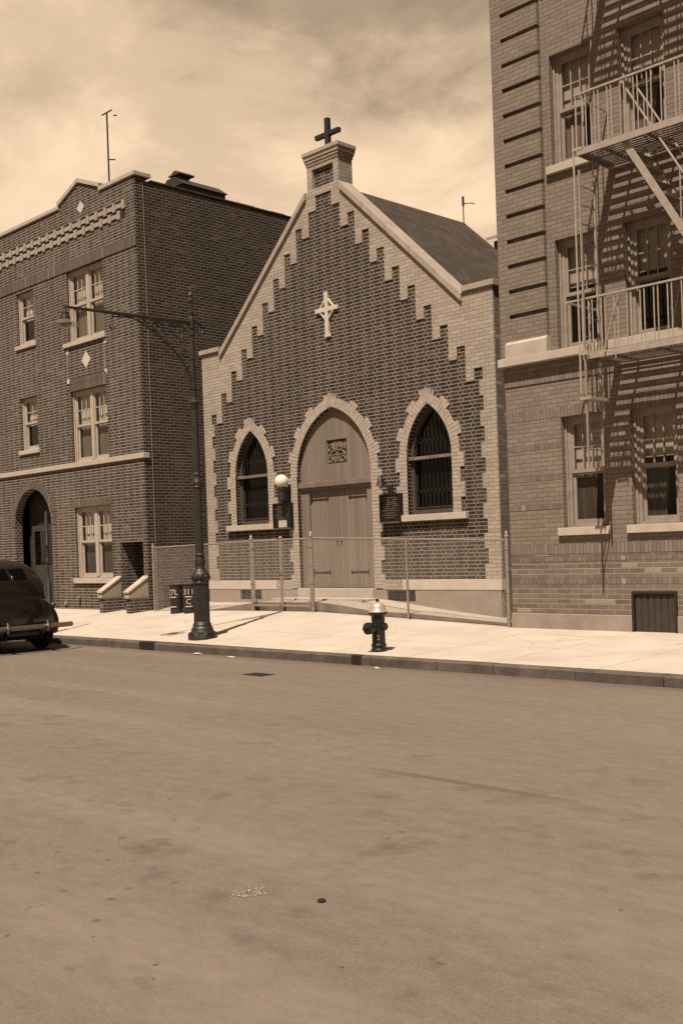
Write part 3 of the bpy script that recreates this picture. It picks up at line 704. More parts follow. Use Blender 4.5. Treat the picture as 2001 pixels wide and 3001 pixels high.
# ---------------------------------------------------------------- double-hung windows
def sash_window(parent, x, y, z, w, h, rec, bays, mat, top_glass, low_glass, muntins=(2, 1), meet=.5, mull=.13, top_drop=0.0, seed=0):
    """x,z bottom-left of the opening on the wall plane y; looks towards -y"""
    cs = .085; g = MB(); y0, y1 = y + rec, y + rec + .09
    x1, z1 = x + w, z + h
    g.box(x, x + cs, y0, y1, z, z1).box(x1 - cs, x1, y0, y1, z, z1).box(x + cs, x1 - cs, y0, y1, z1 - .075, z1).box(x + cs, x1 - cs, y0, y1, z, z + .035)
    g.box(x + .0, x + .035, y0 - .03, y0, z, z1).box(x1 - .035, x1, y0 - .03, y0, z, z1)
    inner = []; bw = (w - 2 * cs - (bays - 1) * mull) / bays
    for b in range(bays):
        a = x + cs + b * (bw + mull); inner.append((a, a + bw))
        if b: g.box(a - mull, a, y0 - .01, y1, z + .035, z1 - .075)
    o = part('window', g, mat, parent, bevel=.003)
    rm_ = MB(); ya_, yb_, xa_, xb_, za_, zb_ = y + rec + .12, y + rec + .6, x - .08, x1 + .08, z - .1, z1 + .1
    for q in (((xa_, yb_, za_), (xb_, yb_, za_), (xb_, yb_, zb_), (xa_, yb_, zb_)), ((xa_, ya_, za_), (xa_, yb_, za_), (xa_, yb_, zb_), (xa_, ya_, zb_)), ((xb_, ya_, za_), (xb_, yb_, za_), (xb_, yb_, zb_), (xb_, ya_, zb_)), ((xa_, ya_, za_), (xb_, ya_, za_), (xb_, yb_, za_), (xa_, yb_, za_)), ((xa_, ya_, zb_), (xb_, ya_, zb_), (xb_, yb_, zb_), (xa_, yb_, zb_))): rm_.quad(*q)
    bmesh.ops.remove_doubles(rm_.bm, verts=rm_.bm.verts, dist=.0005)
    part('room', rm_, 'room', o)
    zm = z + h * meet; st = .048; rg = random.Random(seed)
    for i, (a, b) in enumerate(inner):
        u = MB(); ya, yb = y0 + .015, y0 + .045                     # upper sash sits outside
        zt = z1 - .075 - top_drop
        zl = zm - top_drop
        u.box(a, a + st, ya, yb, zl, zt).box(b - st, b, ya, yb, zl, zt).box(a + st, b - st, ya, yb, zt - .05, zt).box(a + st, b - st, ya - .006, yb, zl, zl + .055)
        nv, nh = muntins
        for k in range(1, nv + 1):
            xm = a + st + (b - a - 2 * st) * k / (nv + 1); u.box(xm - .010, xm + .010, ya + .004, yb - .004, zl + .055, zt - .05)
        for k in range(1, nh + 1):
            q = zl + (zt - zl) * k / (nh + 1); u.box(a + st, b - st, ya + .005, yb - .005, q - .010, q + .010)
        part('upper_sash', u, mat, o)
        l = MB(); yc, yd = y0 + .05, y0 + .08
        l.box(a, a + st, yc, yd, z + .035, zm + .03).box(b - st, b, yc, yd, z + .035, zm + .03).box(a + st, b - st, yc, yd, z + .035, z + .125).box(a + st, b - st, yc, yd, zm - .02, zm + .03)
        part('lower_sash', l, mat, o)
        for (yp, za, zb) in ((ya + .014, zl + .055, zt - .05), (yc + .015, z + .125, zm - .02)):
            part('pane', MB().quad((a + st, yp, za), (b - st, yp, za), (b - st, yp, zb), (a + st, yp, zb)), 'glass', o)
        zsh = zm - .02 + (h * rg.choice((.05, .10, .16, .0)) if top_glass and 'shade' in top_glass else 0)
        for (kind, za, zb) in ((top_glass, zsh, z1 - .06), (low_glass, z + .05, zm - .02)):
            if kind is None: continue
            cm = MB(); n = 14; yq = y0 + .14
            cover = 1.0
            if kind.startswith('half_'): kind = kind[5:]; cover = .55
            pts = []
            for q in range(n + 1):
                t = q / n; xx = a - .02 + (b - a + .04) * t * cover
                amp = 0 if 'shade' in kind else .014
                pts.append((xx, yq + amp * math.sin(q * 2.3 + i)))
            for (p, r_) in zip(pts, pts[1:]):
                xa2 = 0
                if cover < 1:
                    fa, fb = [(b - a) * .25 * ((1 - (pp[0] - a) / (b - a))) for pp in (p, r_)]
                    cm.quad((p[0] * 1.0, p[1], za), (r_[0], r_[1], za), (r_[0] + fb * .9, r_[1], zb), (p[0] + fa * .0, p[1], zb))
                else: cm.quad((p[0], p[1], za), (r_[0], r_[1], za), (r_[0], r_[1], zb), (p[0], p[1], zb))
            part('roller_shade' if 'shade' in kind else 'curtain', cm, kind, o, smooth='shade' not in kind)
    return o

# ---------------------------------------------------------------- left: dark brick apartment house
LX, LW = -4.976, -15.6
LB = thing('apartment_house', 'dark brick three storey apartment house with white diamonds and a gabled parapet', 'apartment house', (-8, 1, -.64))
cols = [(-8.09, 1.655), (-13.9, 1.655)]; lev = [(.13, 1.905), (3.03, 4.81), (6.03, 7.815)]
holes = [[(x, a), (x + w, a), (x + w, b), (x, b)] for x, w in cols for a, b in lev]
holes.append([(-6.08, -.70), (-5.15, -.70), (-5.15, .975), (-6.08, .975)])
AD = [(-11.15, -.62), (-9.24, -.62)] + [(-10.195 + .955 * math.cos(math.pi * i / 14), 1.55 + .955 * math.sin(math.pi * i / 14)) for i in range(15)]
holes.append(AD)
stair = [(-10.65, 3.55, .9, 1.4), (-10.65, 6.35, .9, 1.4)]
holes += [[(x, z), (x + w, z), (x + w, z + h), (x, z + h)] for x, z, w, h in stair]
par = 9.44
outl = [(LW, -.95), (LX, -.95), (LX, par), (-6.47, par), (-6.47, 9.545), (-7.37, 9.885), (-8.27, 9.545), (-8.27, par), (-12.2, par), (-12.2, 9.545), (-13.1, 9.885), (-14.0, 9.545), (-14.0, par), (LW, par)]
part('front_wall', MB().ext([outl] + holes, YF, YF + .21), 'left_brick', LB)
g = MB(); x0 = LX - .004
part('corner_brickwork', MB().box(LX - .1, LX + .004, YF + .002, YF + .215, -.9, par - .002), 'corner_brick', LB)
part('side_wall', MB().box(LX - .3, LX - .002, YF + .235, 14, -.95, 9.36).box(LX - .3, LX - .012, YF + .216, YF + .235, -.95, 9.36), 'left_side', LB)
part('mortar_seam', MB().box(LX - .05, LX + .002, YF + .2155, YF + .2325, -.7, 9.36), 'stone', LB)
part('back_wall', MB().box(LW, LX - .31, 13.7, 14, -.95, 9.2).box(LW, LW + .3, YF + .22, 13.69, -.95, 9.2), 'left_side', LB)
part('roof', MB().box(LW + .31, LX - .31, YF + .22, 13.69, 8.9, 9.05), 'tar', LB)
g = MB(); rr = random.Random(11); y = YF + .44
while y < 13.9:
    l = rr.uniform(.5, .75); g.box(LX - .31, LX + .02, y + .004, min(14, y + l), 9.362, 9.41 + rr.uniform(-.008, .008)); y += l
part('tile_coping', g, 'tin', LB, bevel=.01)
g = MB()
for (a, b) in ((-6.44, LX + .045), (-12.17, -8.30), (LW - .04, -14.03)): g.box(a, b, YF - .045, YF + .44, par + .002, par + .095)
part('parapet_coping', g, 'stone', LB, bevel=.006)
for xc in (-7.37, -13.1):
    g = MB()
    for sg in (1, -1):
        g.ext([[(xc + sg * .955, 9.53), (xc, 9.89), (xc, 9.99), (xc + sg * .985, 9.62)]], YF - .045 + (.0015 if sg > 0 else 0), YF + .26)
    part('pediment_coping', g, 'stone', LB)
for xc in (-7.30, -13.05):
    for zc in (5.515, 9.26): part('diamond', MB().ext([[(xc - .205 if zc < 9 else xc - .17, zc), (xc, zc - .205 if zc < 9 else zc - .15), (xc + .205 if zc < 9 else xc + .17, zc), (xc, zc + .205 if zc < 9 else zc + .15)]], YF - .006, YF + .02), 'stone_white', LB)
    for (a, b) in ((xc - .86, 5.09), (xc + .86, 5.11), (xc - .86, 5.82), (xc + .86, 5.84)): part('corner_block', MB().box(a - .055, a + .055, YF - .005, YF + .02, b - .055, b + .055), 'stone_white', LB)
    for a in (xc - .86, xc + .86): part('joint_line', MB().box(a - .004, a + .004, YF - .0025, YF + .02, 5.17, 5.76).box(a - .05, a - .042, YF - .0025, YF + .02, 5.17, 5.76), 'stone', LB)
# soldier courses
part('soldier_course', MB().box(LW, LX, YF - .018, YF + .01, 7.822, 8.066), 'soldier', LB)
for x, w in cols:
    part('window_lintel', MB().box(x, x + w, YF - .006, YF + .02, 4.812, 4.985).box(x, x + w, YF - .005, YF + .02, 4.992, 5.11), 'soldier', LB)
    part('window_lintel', MB().box(x, x + w, YF - .006, YF + .02, 1.907, 2.10), 'soldier', LB)
# basket-weave frieze of paler bricks
g = MB(); gd = MB()
x = -5.385; per = .385
gd.box(LW, -5.37, YF - .002, YF + .02, 8.545, 8.985)
while x > LW + .4:
    for row in (0, 1):
        xx = x - row * per / 2; zb = 8.772 if row == 0 else 8.557
        g.box(xx - .112, xx - .060, YF - .030, YF + .02, zb, zb + .200); g.box(xx - .054, xx, YF - .030, YF + .02, zb, zb + .200)
        g.box(xx - per + .022, xx - .134, YF - .022, YF + .02, zb + .052, zb + .150)
    x -= per
part('frieze_shade_ground', gd, plain('frieze_gap_shade', .022, .3, 9), LB)  # shadow in the gaps between frieze bricks, painted as a near-black backing sheet
part('basketweave_frieze', g, plain('frieze_brick', .40, .2, 8), LB)
part('belt_course', MB().box(LW, LX + .05, YF - .055, YF + .12, 2.905, 3.028), 'stone', LB, bevel=.006)
for x, w in cols:
    part('sill', MB().box(x - .18, x + w + .06, YF - .06, YF + .14, 5.925, 6.03), 'sill', LB, bevel=.006)
    part('sill', MB().box(x - .09, x + w + .06, YF - .06, YF + .14, .004, .128), 'sill', LB, bevel=.006)
sd = 0
for ci, (x, w) in enumerate(cols):
    for k, (a, b) in enumerate(lev):
        sash_window(LB, x, YF, a, w, b - a, .10, 2, 'white_paint', 'lace', ('dim_drape', 'half_drape', 'drape')[k], (2, 1), .50, seed=sd); sd += 1
for x, z, w, h in stair:
    sash_window(LB, x, YF, z, w, h, .10, 1, 'white_paint', 'lace', None, (1, 1), .5)
    part('sill', MB().box(x - .08, x + w + .08, YF - .05, YF + .14, z - .11, z - .002), 'sill', LB, bevel=.006)
# arched street door
g = MB(); n = 14
for i in range(22):
    t0, t1 = math.pi * i / 22 + .006, math.pi * (i + 1) / 22 - .006
    p = lambda t, r: (-10.195 + r * math.cos(t), 1.55 + r * math.sin(t))
    g.ext([[p(t0, .957), p(t0, 1.16), p(t1, 1.16), p(t1, .957)]], YF - .008, YF + .02)
part('door_arch', g, 'soldier', LB)
dd = part('street_door', MB().box(-10.95, -9.44, YF + .38, YF + .43, -.62, 1.55), 'wood_dark', LB)
g = MB(); g.box(-10.8, -10.25, YF + .37, YF + .379, .5, 1.4).box(-10.14, -9.6, YF + .37, YF + .379, .5, 1.4); part('pane', g, 'glass_dark', dd)
part('porch_lining', MB().box(-11.2, -9.2, YF + .45, YF + .48, -.7, 2.6), 'room', LB)
# basement entry and its stone-capped cheek walls
g = MB(); g.box(-6.09, -6.081, YF + .21, YF + 1.2, -.7, 1.1).box(-5.149, -5.14, YF + .21, YF + 1.2, -.7, 1.1).box(-6.081, -5.149, YF + .21, YF + 1.2, .976, 1.0)
part('entry_reveal', g, 'left_brick', LB)
part('basement_door', MB().box(-6.08, -5.15, YF + 1.2, YF + 1.25, -.7, 1.0), 'room', LB)
for xa, xb in ((-6.30, -6.085), (-5.18, -4.965)):
    yb, yf = YF - .002, YF - .56
    c = part('cheek_wall', MB().box(xa + .02, xb - .02, yf + .05, yb, -.95, -.33), 'left_brick', LB)
    part('cap_stone', MB().ext([[(yb, -.328), (yf, -.328), (yf, -.26), (yf + .03, -.25), (yf + .03, -.20), (yb, .11)]], xa + .015, xb - .015, 'x'), 'coping', c, bevel=.008)
    part('cap_rail', MB().ext([[(yf - .01, -.215), (yb, .112), (yb, .185), (yf + .04, -.135), (yf - .01, -.15)]], xa, xb, 'x'), 'stone', c, bevel=.012)
g = MB(); g.lathe([(.05, 0), (.05, .06), (.03, .06), (.03, 0)], (-7.95, YF - .03, -.36), 10, Matrix.Rotation(R(90), 4, 'X')); part('wall_pipe', g, 'galv', LB); g = MB(); g.lathe([(.06, 0), (.06, .05), (.035, .05)], (-8.62, YF, -.5), 10, Matrix.Rotation(R(90), 4, 'X'))
part('wall_pipe', g, 'galv', LB)
# roof ventilator
rv = part('roof_monitor', MB().box(-6.95, -6.05, 1.0, 2.35, 9.0, 9.98), 'tin', LB)
part('monitor_roof', MB().ext([[(-7.0, 9.98), (-6.0, 9.98), (-6.35, 10.22), (-6.65, 10.22)]], .95, 2.4), 'tin', rv)
part('vent_cap', MB().box(-6.62, -6.38, 1.15, 1.45, 10.2, 10.32).box(-6.72, -6.28, 1.05, 1.55, 10.322, 10.36).ext([[(-6.70, 10.362), (-6.30, 10.362), (-6.45, 10.44), (-6.55, 10.44)]], 1.08, 1.52), 'tin', rv)

# aerials
def aerial(name, label, x, y, z0, z1, r, arms):
    t = thing(name, label, 'aerial', (x, y, z0), 'roof aerials')
    part('mast', MB().tube([(x, y, z0), (x, y, z1)], r, 6), 'iron', t)
    for (z, a, b) in arms: part('cross_arm', MB().tube([(x + a[0], y + a[1], z + a[2]), (x + b[0], y + b[1], z + b[2])], r * .8, 5), 'iron', t)
    part('clamp', MB().lathe([(r * 2, 0), (r * 2, .22)], (x, y, z0 + .55), 8), 'iron', t)
aerial('roof_aerial', 'tall thin T shaped aerial mast on the apartment house roof', -7.0, -.55, 9.05, 11.66, .022, [(11.66, (-.22, .0, .0), (.22, .0, .0)), (10.5, (0, 0, 0), (.26, .02, -.07)), (11.5, (.3, 0, .0), (.42, .0, -.03))])
aerial('roof_aerial', 'short bent aerial mast at the back end of the church roof', .09, 4.50, 8.05, 8.67, .014, [(8.655, (0, 0, 0), (.26, 0, -.05)), (8.58, (.26, 0, .02), (.34, 0, -.02))])

# ---------------------------------------------------------------- right: tan brick tenement
RX, RE = 5.352, 16.0
RB = thing('tenement', 'tall tan brick tenement with grooved corner pier and fire escape', 'apartment building', (10, 1, -.75))
wc = [(6.40, .75), (7.62, .75), (9.6, .75), (10.8, .75)]; rl = [(.855, 2.595), (3.635, 5.37), (6.525, 8.255), (9.41, 11.14)]
G = YF
low = [(RX, -.5), (RE, -.5), (RE, 3.5), (RX, 3.5)]
part('lower_wall', MB().ext([[(RX, .44), (RE, .44), (RE, 3.5), (RX, 3.5)]] + [[(x, .855), (x + w, .855), (x + w, 2.595), (x, 2.595)] for x, w in wc], G, G + .3), 'right_brick', RB)
part('plinth_wall', MB().ext([[(RX, -.5), (7.56, -.5), (7.56, -.14), (8.3, -.14), (8.3, -.5), (RE, -.5), (RE, .4395), (RX, .4395)]], G, G + .3), 'right_low', RB)
part('upper_wall', MB().ext([[(RX, 3.5), (RE, 3.5), (RE, 13), (RX, 13)]] + [[(x, a), (x + w, a), (x + w, b), (x, b)] for x, w in wc for a, b in rl[1:]], G + .0005, G + .3), 'right_brick', RB)
part('side_wall', MB().box(RX, RX + .3, G + .3005, 14, -.8, 13).box(RE - .3, RE, G + .3005, 13.69, -.8, 13).box(RX, RE, 13.7, 14, -.8, 13), 'side_brick', RB)
part('roof', MB().box(RX + .31, RE - .31, G + .31, 13.69, 12.5, 12.6), 'tar', RB)
# corner pier built course-block by course-block so that the grooves are real gaps
g = MB(); gt = [4.265 + .4055 * i for i in range(22)]; z = 3.88; px0, px1, gx = RX - .0, 6.255, 5.545
for t in gt:
    g.box(px0, px1, G - .085, G + .02, z, t); z = t + .070
    g.box(px0, gx, G - .085, G + .02, t + .0005, z - .0005)
part('corner_pier', g, 'right_brick', RB)
part('groove_back', MB().box(gx, px1 - .002, G - .004, G + .02, 3.9, 12.9), 'right_soldier', RB)
bp = part('belt_course', MB().box(RX - .03, RE, G - .15, G + .1, 3.502, 3.632), 'stone', RB, bevel=.006)
part('pier_base', MB().ext([[(G - .125, 3.634), (G + .05, 3.634), (G + .05, 3.90), (G - .085, 3.90), (G - .125, 3.85)]], 5.46, 6.262, 'x'), 'stone', RB, bevel=.006)
part('pier_footing', MB().box(RX - .005, 5.458, G - .088, G + .02, 3.634, 3.879), 'right_brick', RB)
g = MB(); g.box(RX - .012, RE, G - .028, G + .02, 3.385, 3.50); part('corbel_course', g, 'right_brick', RB)
part('soldier_course', MB().box(RX - .008, RE, G - .016, G + .02, 3.178, 3.383), 'right_soldier', RB)
g = MB(); g.box(RX, RE, G - .004, G + .02, 2.60, 2.765); g.box(RX, RE, G - .004, G + .02, .442, .615); part('soldier_course', g, 'right_soldier', RB)
g = MB()
for z in (.33, -.03, 1.16, 1.62, 2.12): g.box(RX, RE if z < .5 else 6.395, G - .003, G + .02, z, z + .085)
part('header_course', g, brick('tenement_header_brick', .17, .28, .17, bond='running', s=.085, c=.6, mw=.010, z0=-5.0, odd=.04), RB)
part('base_course', MB().box(RX - .01, 7.56, G - .035, G + .1, -1.0, -.503), 'concrete', RB, bevel=.008)
part('base_course', MB().box(8.3, RE, G - .035, G + .1, -1.0, -.503), 'concrete', RB, bevel=.008)
cd = part('cellar_door', MB().box(7.60, 8.26, G + .02, G + .05, -1.0, -.18), 'wood_dark', RB)
part('door_surround', MB().box(7.56, 7.60, G - .03, G + .05, -1.0, -.14).box(8.26, 8.3, G - .03, G + .05, -1.0, -.14).box(7.60, 8.26, G - .03, G + .05, -.18, -.143), 'iron', cd)
g = MB()
for i in range(6): g.box(7.61 + i * .108, 7.70 + i * .108, G + .006, G + .0195, -.98, -.20)
part('boards', g, 'wood_dark', cd)
for ci, (x, w) in enumerate(wc):
    for k, (a, b) in enumerate(rl):
        ow = sash_window(RB, x, G, a, w, b - a, .13, 1, 'cream_paint', ('shade', 'shade', 'shade', 'shade')[k], ('half_dim_drape', None, 'half_drape', None)[k], (2, 1), .49, seed=k + 3 * ci)
        if k != 1: part('sill', MB().box(x - .08, x + w + .09, G - .07, G + .15, a - .125, a - .002), 'sill', RB, bevel=.006)

# fire escape
FX, FY = 7.42, -2.10
FE = thing('fire_escape', 'pale painted iron fire escape with two slatted balconies and a drop ladder', 'fire escape', (8.8, G, 3.27))
FXE = 11.6
for pz, nm in ((6.205, 0), (3.26, 1), (9.10, 2)):
    g = MB(); g.box(FX, FXE, FY, FY + .012, pz, pz + .095); g.box(FX, FX + .012, FY + .013, G, pz, pz + .095)
    g.box(FX, FXE, G - .05, G - .002, pz, pz + .05)
    bc = part('balcony', g, 'fe_paint', FE)
    s = MB(); y = FY + .03
    while y < G - .06:
        if pz > 5 and pz < 9: s.box(7.55, FXE, y, y + .045, pz + .036, pz + .046)
        else: s.box(7.55, FXE, y, y + .045, pz + .036, pz + .046)
        y += .080
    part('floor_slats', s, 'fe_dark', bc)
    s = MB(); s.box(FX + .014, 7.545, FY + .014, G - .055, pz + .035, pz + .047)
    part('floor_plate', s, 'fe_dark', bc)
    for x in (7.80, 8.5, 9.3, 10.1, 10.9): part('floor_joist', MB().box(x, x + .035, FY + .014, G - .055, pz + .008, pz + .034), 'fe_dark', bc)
    r = MB(); zt = pz + .885
    xl = FX - (.27 if nm == 1 else .02)
    r.box(xl, FXE, FY - .012, FY + .014, zt - .028, zt); r.box(xl, xl + .026, FY + .0145, G, zt - .028, zt)
    r.tube([(FX + .01, FY, zt - .03), (FX + .01, FY, pz + .09)], .013, 6)
    part('top_rail', r, 'fe_paint', bc)
    x = FX + .11; bars = MB()
    while x < FXE:
        for dx in (0, .062): bars.tube([(x + dx, FY + .006, pz + .09), (x + dx, FY + .006, zt - .028)], .010, 6)
        x += .2075
    y = FY + .2
    while y < G - .1: bars.tube([(FX + .006, y, pz + .09), (FX + .006, y, zt - .028)], .010, 6); y += .21
    part('railing_bars', bars, 'fe_paint', bc)
    br = MB(); br.obox((10.6, FY + .10, pz - .02), (.06, 0, 0), (0, 0, .02), (0, .78, -.62))
    part('bracket', br, 'fe_paint', bc)
# stairs between the balconies, running off to the right
for (z1, z0, xs_, xe) in ((6.25, 3.31, 8.12, 9.85),):
    g = MB(); n = 13
    for y in (FY + .06, FY + .56):
        g.obox((xs_, y, z1 - .06), (0, .012, 0), (.08, 0, .06), (xe - xs_, 0, z0 - z1))
    st = part('stair', g, 'fe_paint', FE)
    g = MB()
    for i in range(1, n):
        t = i / n; x = xs_ + (xe - xs_) * t; z = z1 + (z0 - z1) * t; g.box(x - .09, x + .09, FY + .073, FY + .559, z - .006, z + .006)
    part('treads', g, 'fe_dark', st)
    g = MB()
    for y in (FY + .06, FY + .56):
        g.tube([(xs_, y, z1 + .85), (xe, y, z0 + .85)], .014, 6)
        for t in (.05, .5, .95): g.tube([(xs_ + (xe - xs_) * t, y, z1 + (z0 - z1) * t), (xs_ + (xe - xs_) * t, y, z1 + (z0 - z1) * t + .85)], .010, 6)
    part('handrail', g, 'fe_paint', st)
# drop ladder in its guides at the left end
lx = 7.52
dl = part('drop_ladder', MB().box(lx - .008, lx + .008, -2.22, -2.18, 1.72, 5.95).box(lx - .008, lx + .008, -1.83, -1.79, 1.72, 5.95), 'fe_paint', FE)
z = 1.95
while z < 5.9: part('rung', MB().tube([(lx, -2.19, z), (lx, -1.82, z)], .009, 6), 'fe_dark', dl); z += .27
g = MB(); g.tube([(7.455, -2.235, 2.75), (7.455, -2.235, 6.60)], .015, 6); g.tube([(7.47, -1.76, 2.6), (7.47, -1.76, 6.3)], .012, 6)
g.box(7.44, 7.60, -2.25, -2.225, 3.30, 3.36); g.box(7.44, 7.62, -2.25, -1.76, 2.66, 2.70); g.box(7.44, 7.60, -2.25, -2.225, 6.22, 6.26)
part('ladder_guide', g, 'fe_paint', FE)
g = MB(); g.tube([(8.06, FY - .03, 4.13), (7.80, FY - .05, 3.36), (7.82, FY - .05, 3.32), (7.98, FY - .03, 3.29), (7.97, FY - .03, 3.2)], .011, 6)
part('ladder_hook', g, 'fe_paint', FE)

# ---------------------------------------------------------------- small gabled house far behind the church
RH = thing('rear_house', 'low roofed brick house end showing between church roof and tenement', 'house', (1.8, 9, -.6))
part('wall', MB().box(-.70, 5.2, 6.7, 12, -.6, 8.33), 'left_side', RH)
part('roof', MB().ext([[(6.5, 8.33), (9.3, 10.0), (12.1, 8.33), (12.1, 8.40), (9.3, 10.07), (6.5, 8.40)]], -.80, 5.3, 'x'), 'coping', RH)

# ---------------------------------------------------------------- chain-link fence with its double gate
FZT = [(-4.76, .811), (-1.25, .862), (.56, .874), (5.27, .696)]
fz = lambda x: interp(x, FZT)
FN = thing('chain_link_fence', 'galvanised chain link fence with a double gate in front of the church', 'fence', (.3, YF, -.6))
def post(x, r, ztop, name='post', cap=True):
    zb = walk_z(x, YF)
    p = part(name, MB().tube([(x, YF, zb - .05), (x, YF, ztop)], r, 10), 'galv', FN, smooth=True)
    if cap: part('post_cap', MB().lathe([(r * 1.25, -.012), (r * 1.25, .012), (r * .7, .03), (r * .9, .05), (r * .55, .085), (.002, .095)], (x, YF, ztop), 10), 'galv', p, smooth=True)
    for q in (.1, .38, .62, .86): part('band', MB().lathe([(r * 1.22, -.012), (r * 1.22, .012)], (x, YF, zb + (ztop - zb) * q), 10), 'galv', p)
post(-4.76, .030, .83); post(-1.25, .038, .90); post(.56, .038, .915); post(5.27, .034, .76)
post(3.05, .022, fz(3.05) - .02, cap=False); post(-3.0, .020, fz(-3.0) - .02, cap=False)
def mesh_section(xa, xb, zoff_t=-.02, zoff_b=.04, y=YF, parent=FN, botline=None):
    m = MB(); pitch = .060; r = .0014; H = fz((xa + xb) / 2) - walk_z((xa + xb) / 2, YF) + zoff_t - zoff_b
    def P(s, h, dy):
        zb = walk_z(s, YF) if botline is None else botline; zt = fz(s)
        return (s, y + dy, zb + zoff_b + h * (zt + zoff_t - zb - zoff_b) / H)
    def wire(a, b): m.tube([a, b], r, 3, cap=False)
    s = xa - H
    while s < xb:
        for sg in (1, -1):
            # wire s + h (or mirrored) for h in 0..H, clipped to the panel
            if sg > 0: h0, h1, f = max(0, xa - s), min(H, xb - s), lambda h: s + h
            else:
                s2 = s + H; h0, h1, f = max(0, s2 - xb), min(H, s2 - xa), lambda h, s2=s2: s2 - h
            if h1 - h0 > .02:
                k = max(1, int((h1 - h0) / .5)); pts = [P(f(h0 + (h1 - h0) * q / k), h0 + (h1 - h0) * q / k, .003 * sg) for q in range(k + 1)]
                m.tube(pts, r, 3, cap=False)
        s += pitch
    return m
for (a, b) in ((-4.73, -1.29), (.60, 5.23)):
    g = MB(); n = 14
    g.tube([(a + (b - a) * i / n, YF, fz(a + (b - a) * i / n)) for i in range(n + 1)], .019, 8)
    part('top_rail', g, 'galv', FN, smooth=True)
    part('wire_mesh', mesh_section(a, b), 'wire', FN)
for (a, b, hinge) in ((-1.20, -.36, -1), (-.325, .51, 1)):
    zt = fz((a + b) / 2) - .005; zb = -.475
    g = MB(); r = .020
    g.tube([(a, YF, zb), (a, YF, zt + .03)], r, 8).tube([(b, YF, zb), (b, YF, zt + .03)], r, 8).tube([(a, YF, zb + .01), (b, YF, zb + .01)], r, 8).tube([(a, YF, zt), (b, YF, zt)], r, 8)
    gt_ = part('gate', g, 'galv', FN, smooth=True)
    part('wire_mesh', mesh_section(a + .02, b - .02, -.03, .02, botline=zb), 'wire', gt_)
    hx = a if hinge < 0 else b
    for z in (zb + .1, zt - .12): part('hinge', MB().box(hx - .06, hx + .06, YF - .03, YF + .03, z - .025, z + .025), 'galv', gt_)
    fx = b if hinge < 0 else a
    part('finial', MB().ball((fx, YF, zt + .045), .028, 10), 'galv', gt_, smooth=True); part('latch', MB().box(fx - .03, fx + .03, YF - .03, YF + .028, .17, .20), 'galv', gt_)

def frosted():
    k = NT('frosted_glass_shade'); k.fin(sep(.42), .4, 0, .4)
    tr = k.n('ShaderNodeBsdfTransparent'); mx = k.n('ShaderNodeMixShader'); mx.inputs[0].default_value = .30
    k.L(k.b.outputs[0], mx.inputs[2]); k.L(tr.outputs[0], mx.inputs[1]); k.L(mx.outputs[0], k.out.inputs[0]); return k.mat
# ---------------------------------------------------------------- street lamp
LPX, LPY = .94, -4.20; zb = walk_z(LPX, LPY)
LP = thing('street_lamp', 'fluted dark iron street lamp with scrolled bracket arm standing by the kerb', 'street lamp', (LPX, LPY, zb))
c = (LPX, LPY, 0)
part('base', MB().lathe([(.255, zb - .02), (.255, -.735), (.245, -.72)], c, 8, Matrix.Rotation(R(22), 4, 'Z')).lathe([(.245, -.72), (.20, -.70), (.185, -.66), (.19, -.645), (.165, -.62), (.158, -.59), (.165, -.58), (.150, -.56), (.148, -.545), (.135, -.53)], c, 24), 'lamp_paint', LP, smooth=True)
part('column', MB().lathe([(.138, -.55), (.138, .12)], c, 40, flute=.10).lathe([(.142, .12), (.150, .15), (.142, .17), (.155, .22), (.160, .27), (.150, .31), (.125, .335), (.10, .36), (.09, .39)], c, 24), 'lamp_paint', LP, smooth=True)
g = MB()
for k in range(10):
    a = k * math.pi / 5; g.ball((LPX + .148 * math.cos(a), LPY + .148 * math.sin(a), .235), .034, 8, (1, 1, 1.5))
part('leaf_collar', g, 'lamp_paint', LP, smooth=True)
part('urn', MB().lathe([(.088, .36), (.088, .41), (.078, .42), (.092, .47), (.086, .55), (.070, .60), (.088, .61), (.088, .635), (.075, .65)], c, 24), 'lamp_paint', LP, smooth=True)
part('shaft', MB().lathe([(.074, .64), (.074, 1.78)], c, 32, flute=.07).lathe([(.078, 1.78), (.088, 1.80), (.080, 1.82), (.088, 1.85), (.086, 1.90), (.064, 1.93), (.062, 2.0), (.070, 2.02), (.060, 2.05)], c, 24).lathe([(.060, 2.05), (.058, 3.16)], c, 32, flute=.07).lathe([(.062, 3.16), (.066, 3.20), (.094, 3.25), (.096, 3.27), (.05, 3.31), (.042, 3.35)], c, 24), 'lamp_paint', LP, smooth=True)
part('upper_mast', MB().lathe([(.040, 3.33), (.038, 4.42), (.055, 4.43), (.055, 4.47), (.042, 4.48), (.044, 4.54), (.060, 4.55), (.060, 4.72), (.044, 4.74), (.044, 4.80), (.050, 4.81), (.050, 4.83), (.022, 4.85), (.020, 5.02)], c, 20), 'lamp_paint', LP, smooth=True)
part('finial', MB().lathe([(.02, 5.0), (.042, 5.02), (.042, 5.05), (.026, 5.07), (.04, 5.12), (.02, 5.17), (.012, 5.20), (.022, 5.22), (.004, 5.27)], c, 14), 'lamp_paint', LP, smooth=True)
part('arm', MB().tube([(LPX, LPY, 4.645), (LPX, -5.3, 4.625), (LPX, -6.66, 4.60)], [.040, .034, .022], 10), 'lamp_paint', LP, smooth=True)
g = MB()
def bez(p0, p1, p2, p3, n=14):
    return [tuple(p0[i] * (1 - t) ** 3 + 3 * p1[i] * t * (1 - t) ** 2 + 3 * p2[i] * t * t * (1 - t) + p3[i] * t ** 3 for i in range(3)) for t in [q / n for q in range(n + 1)]]
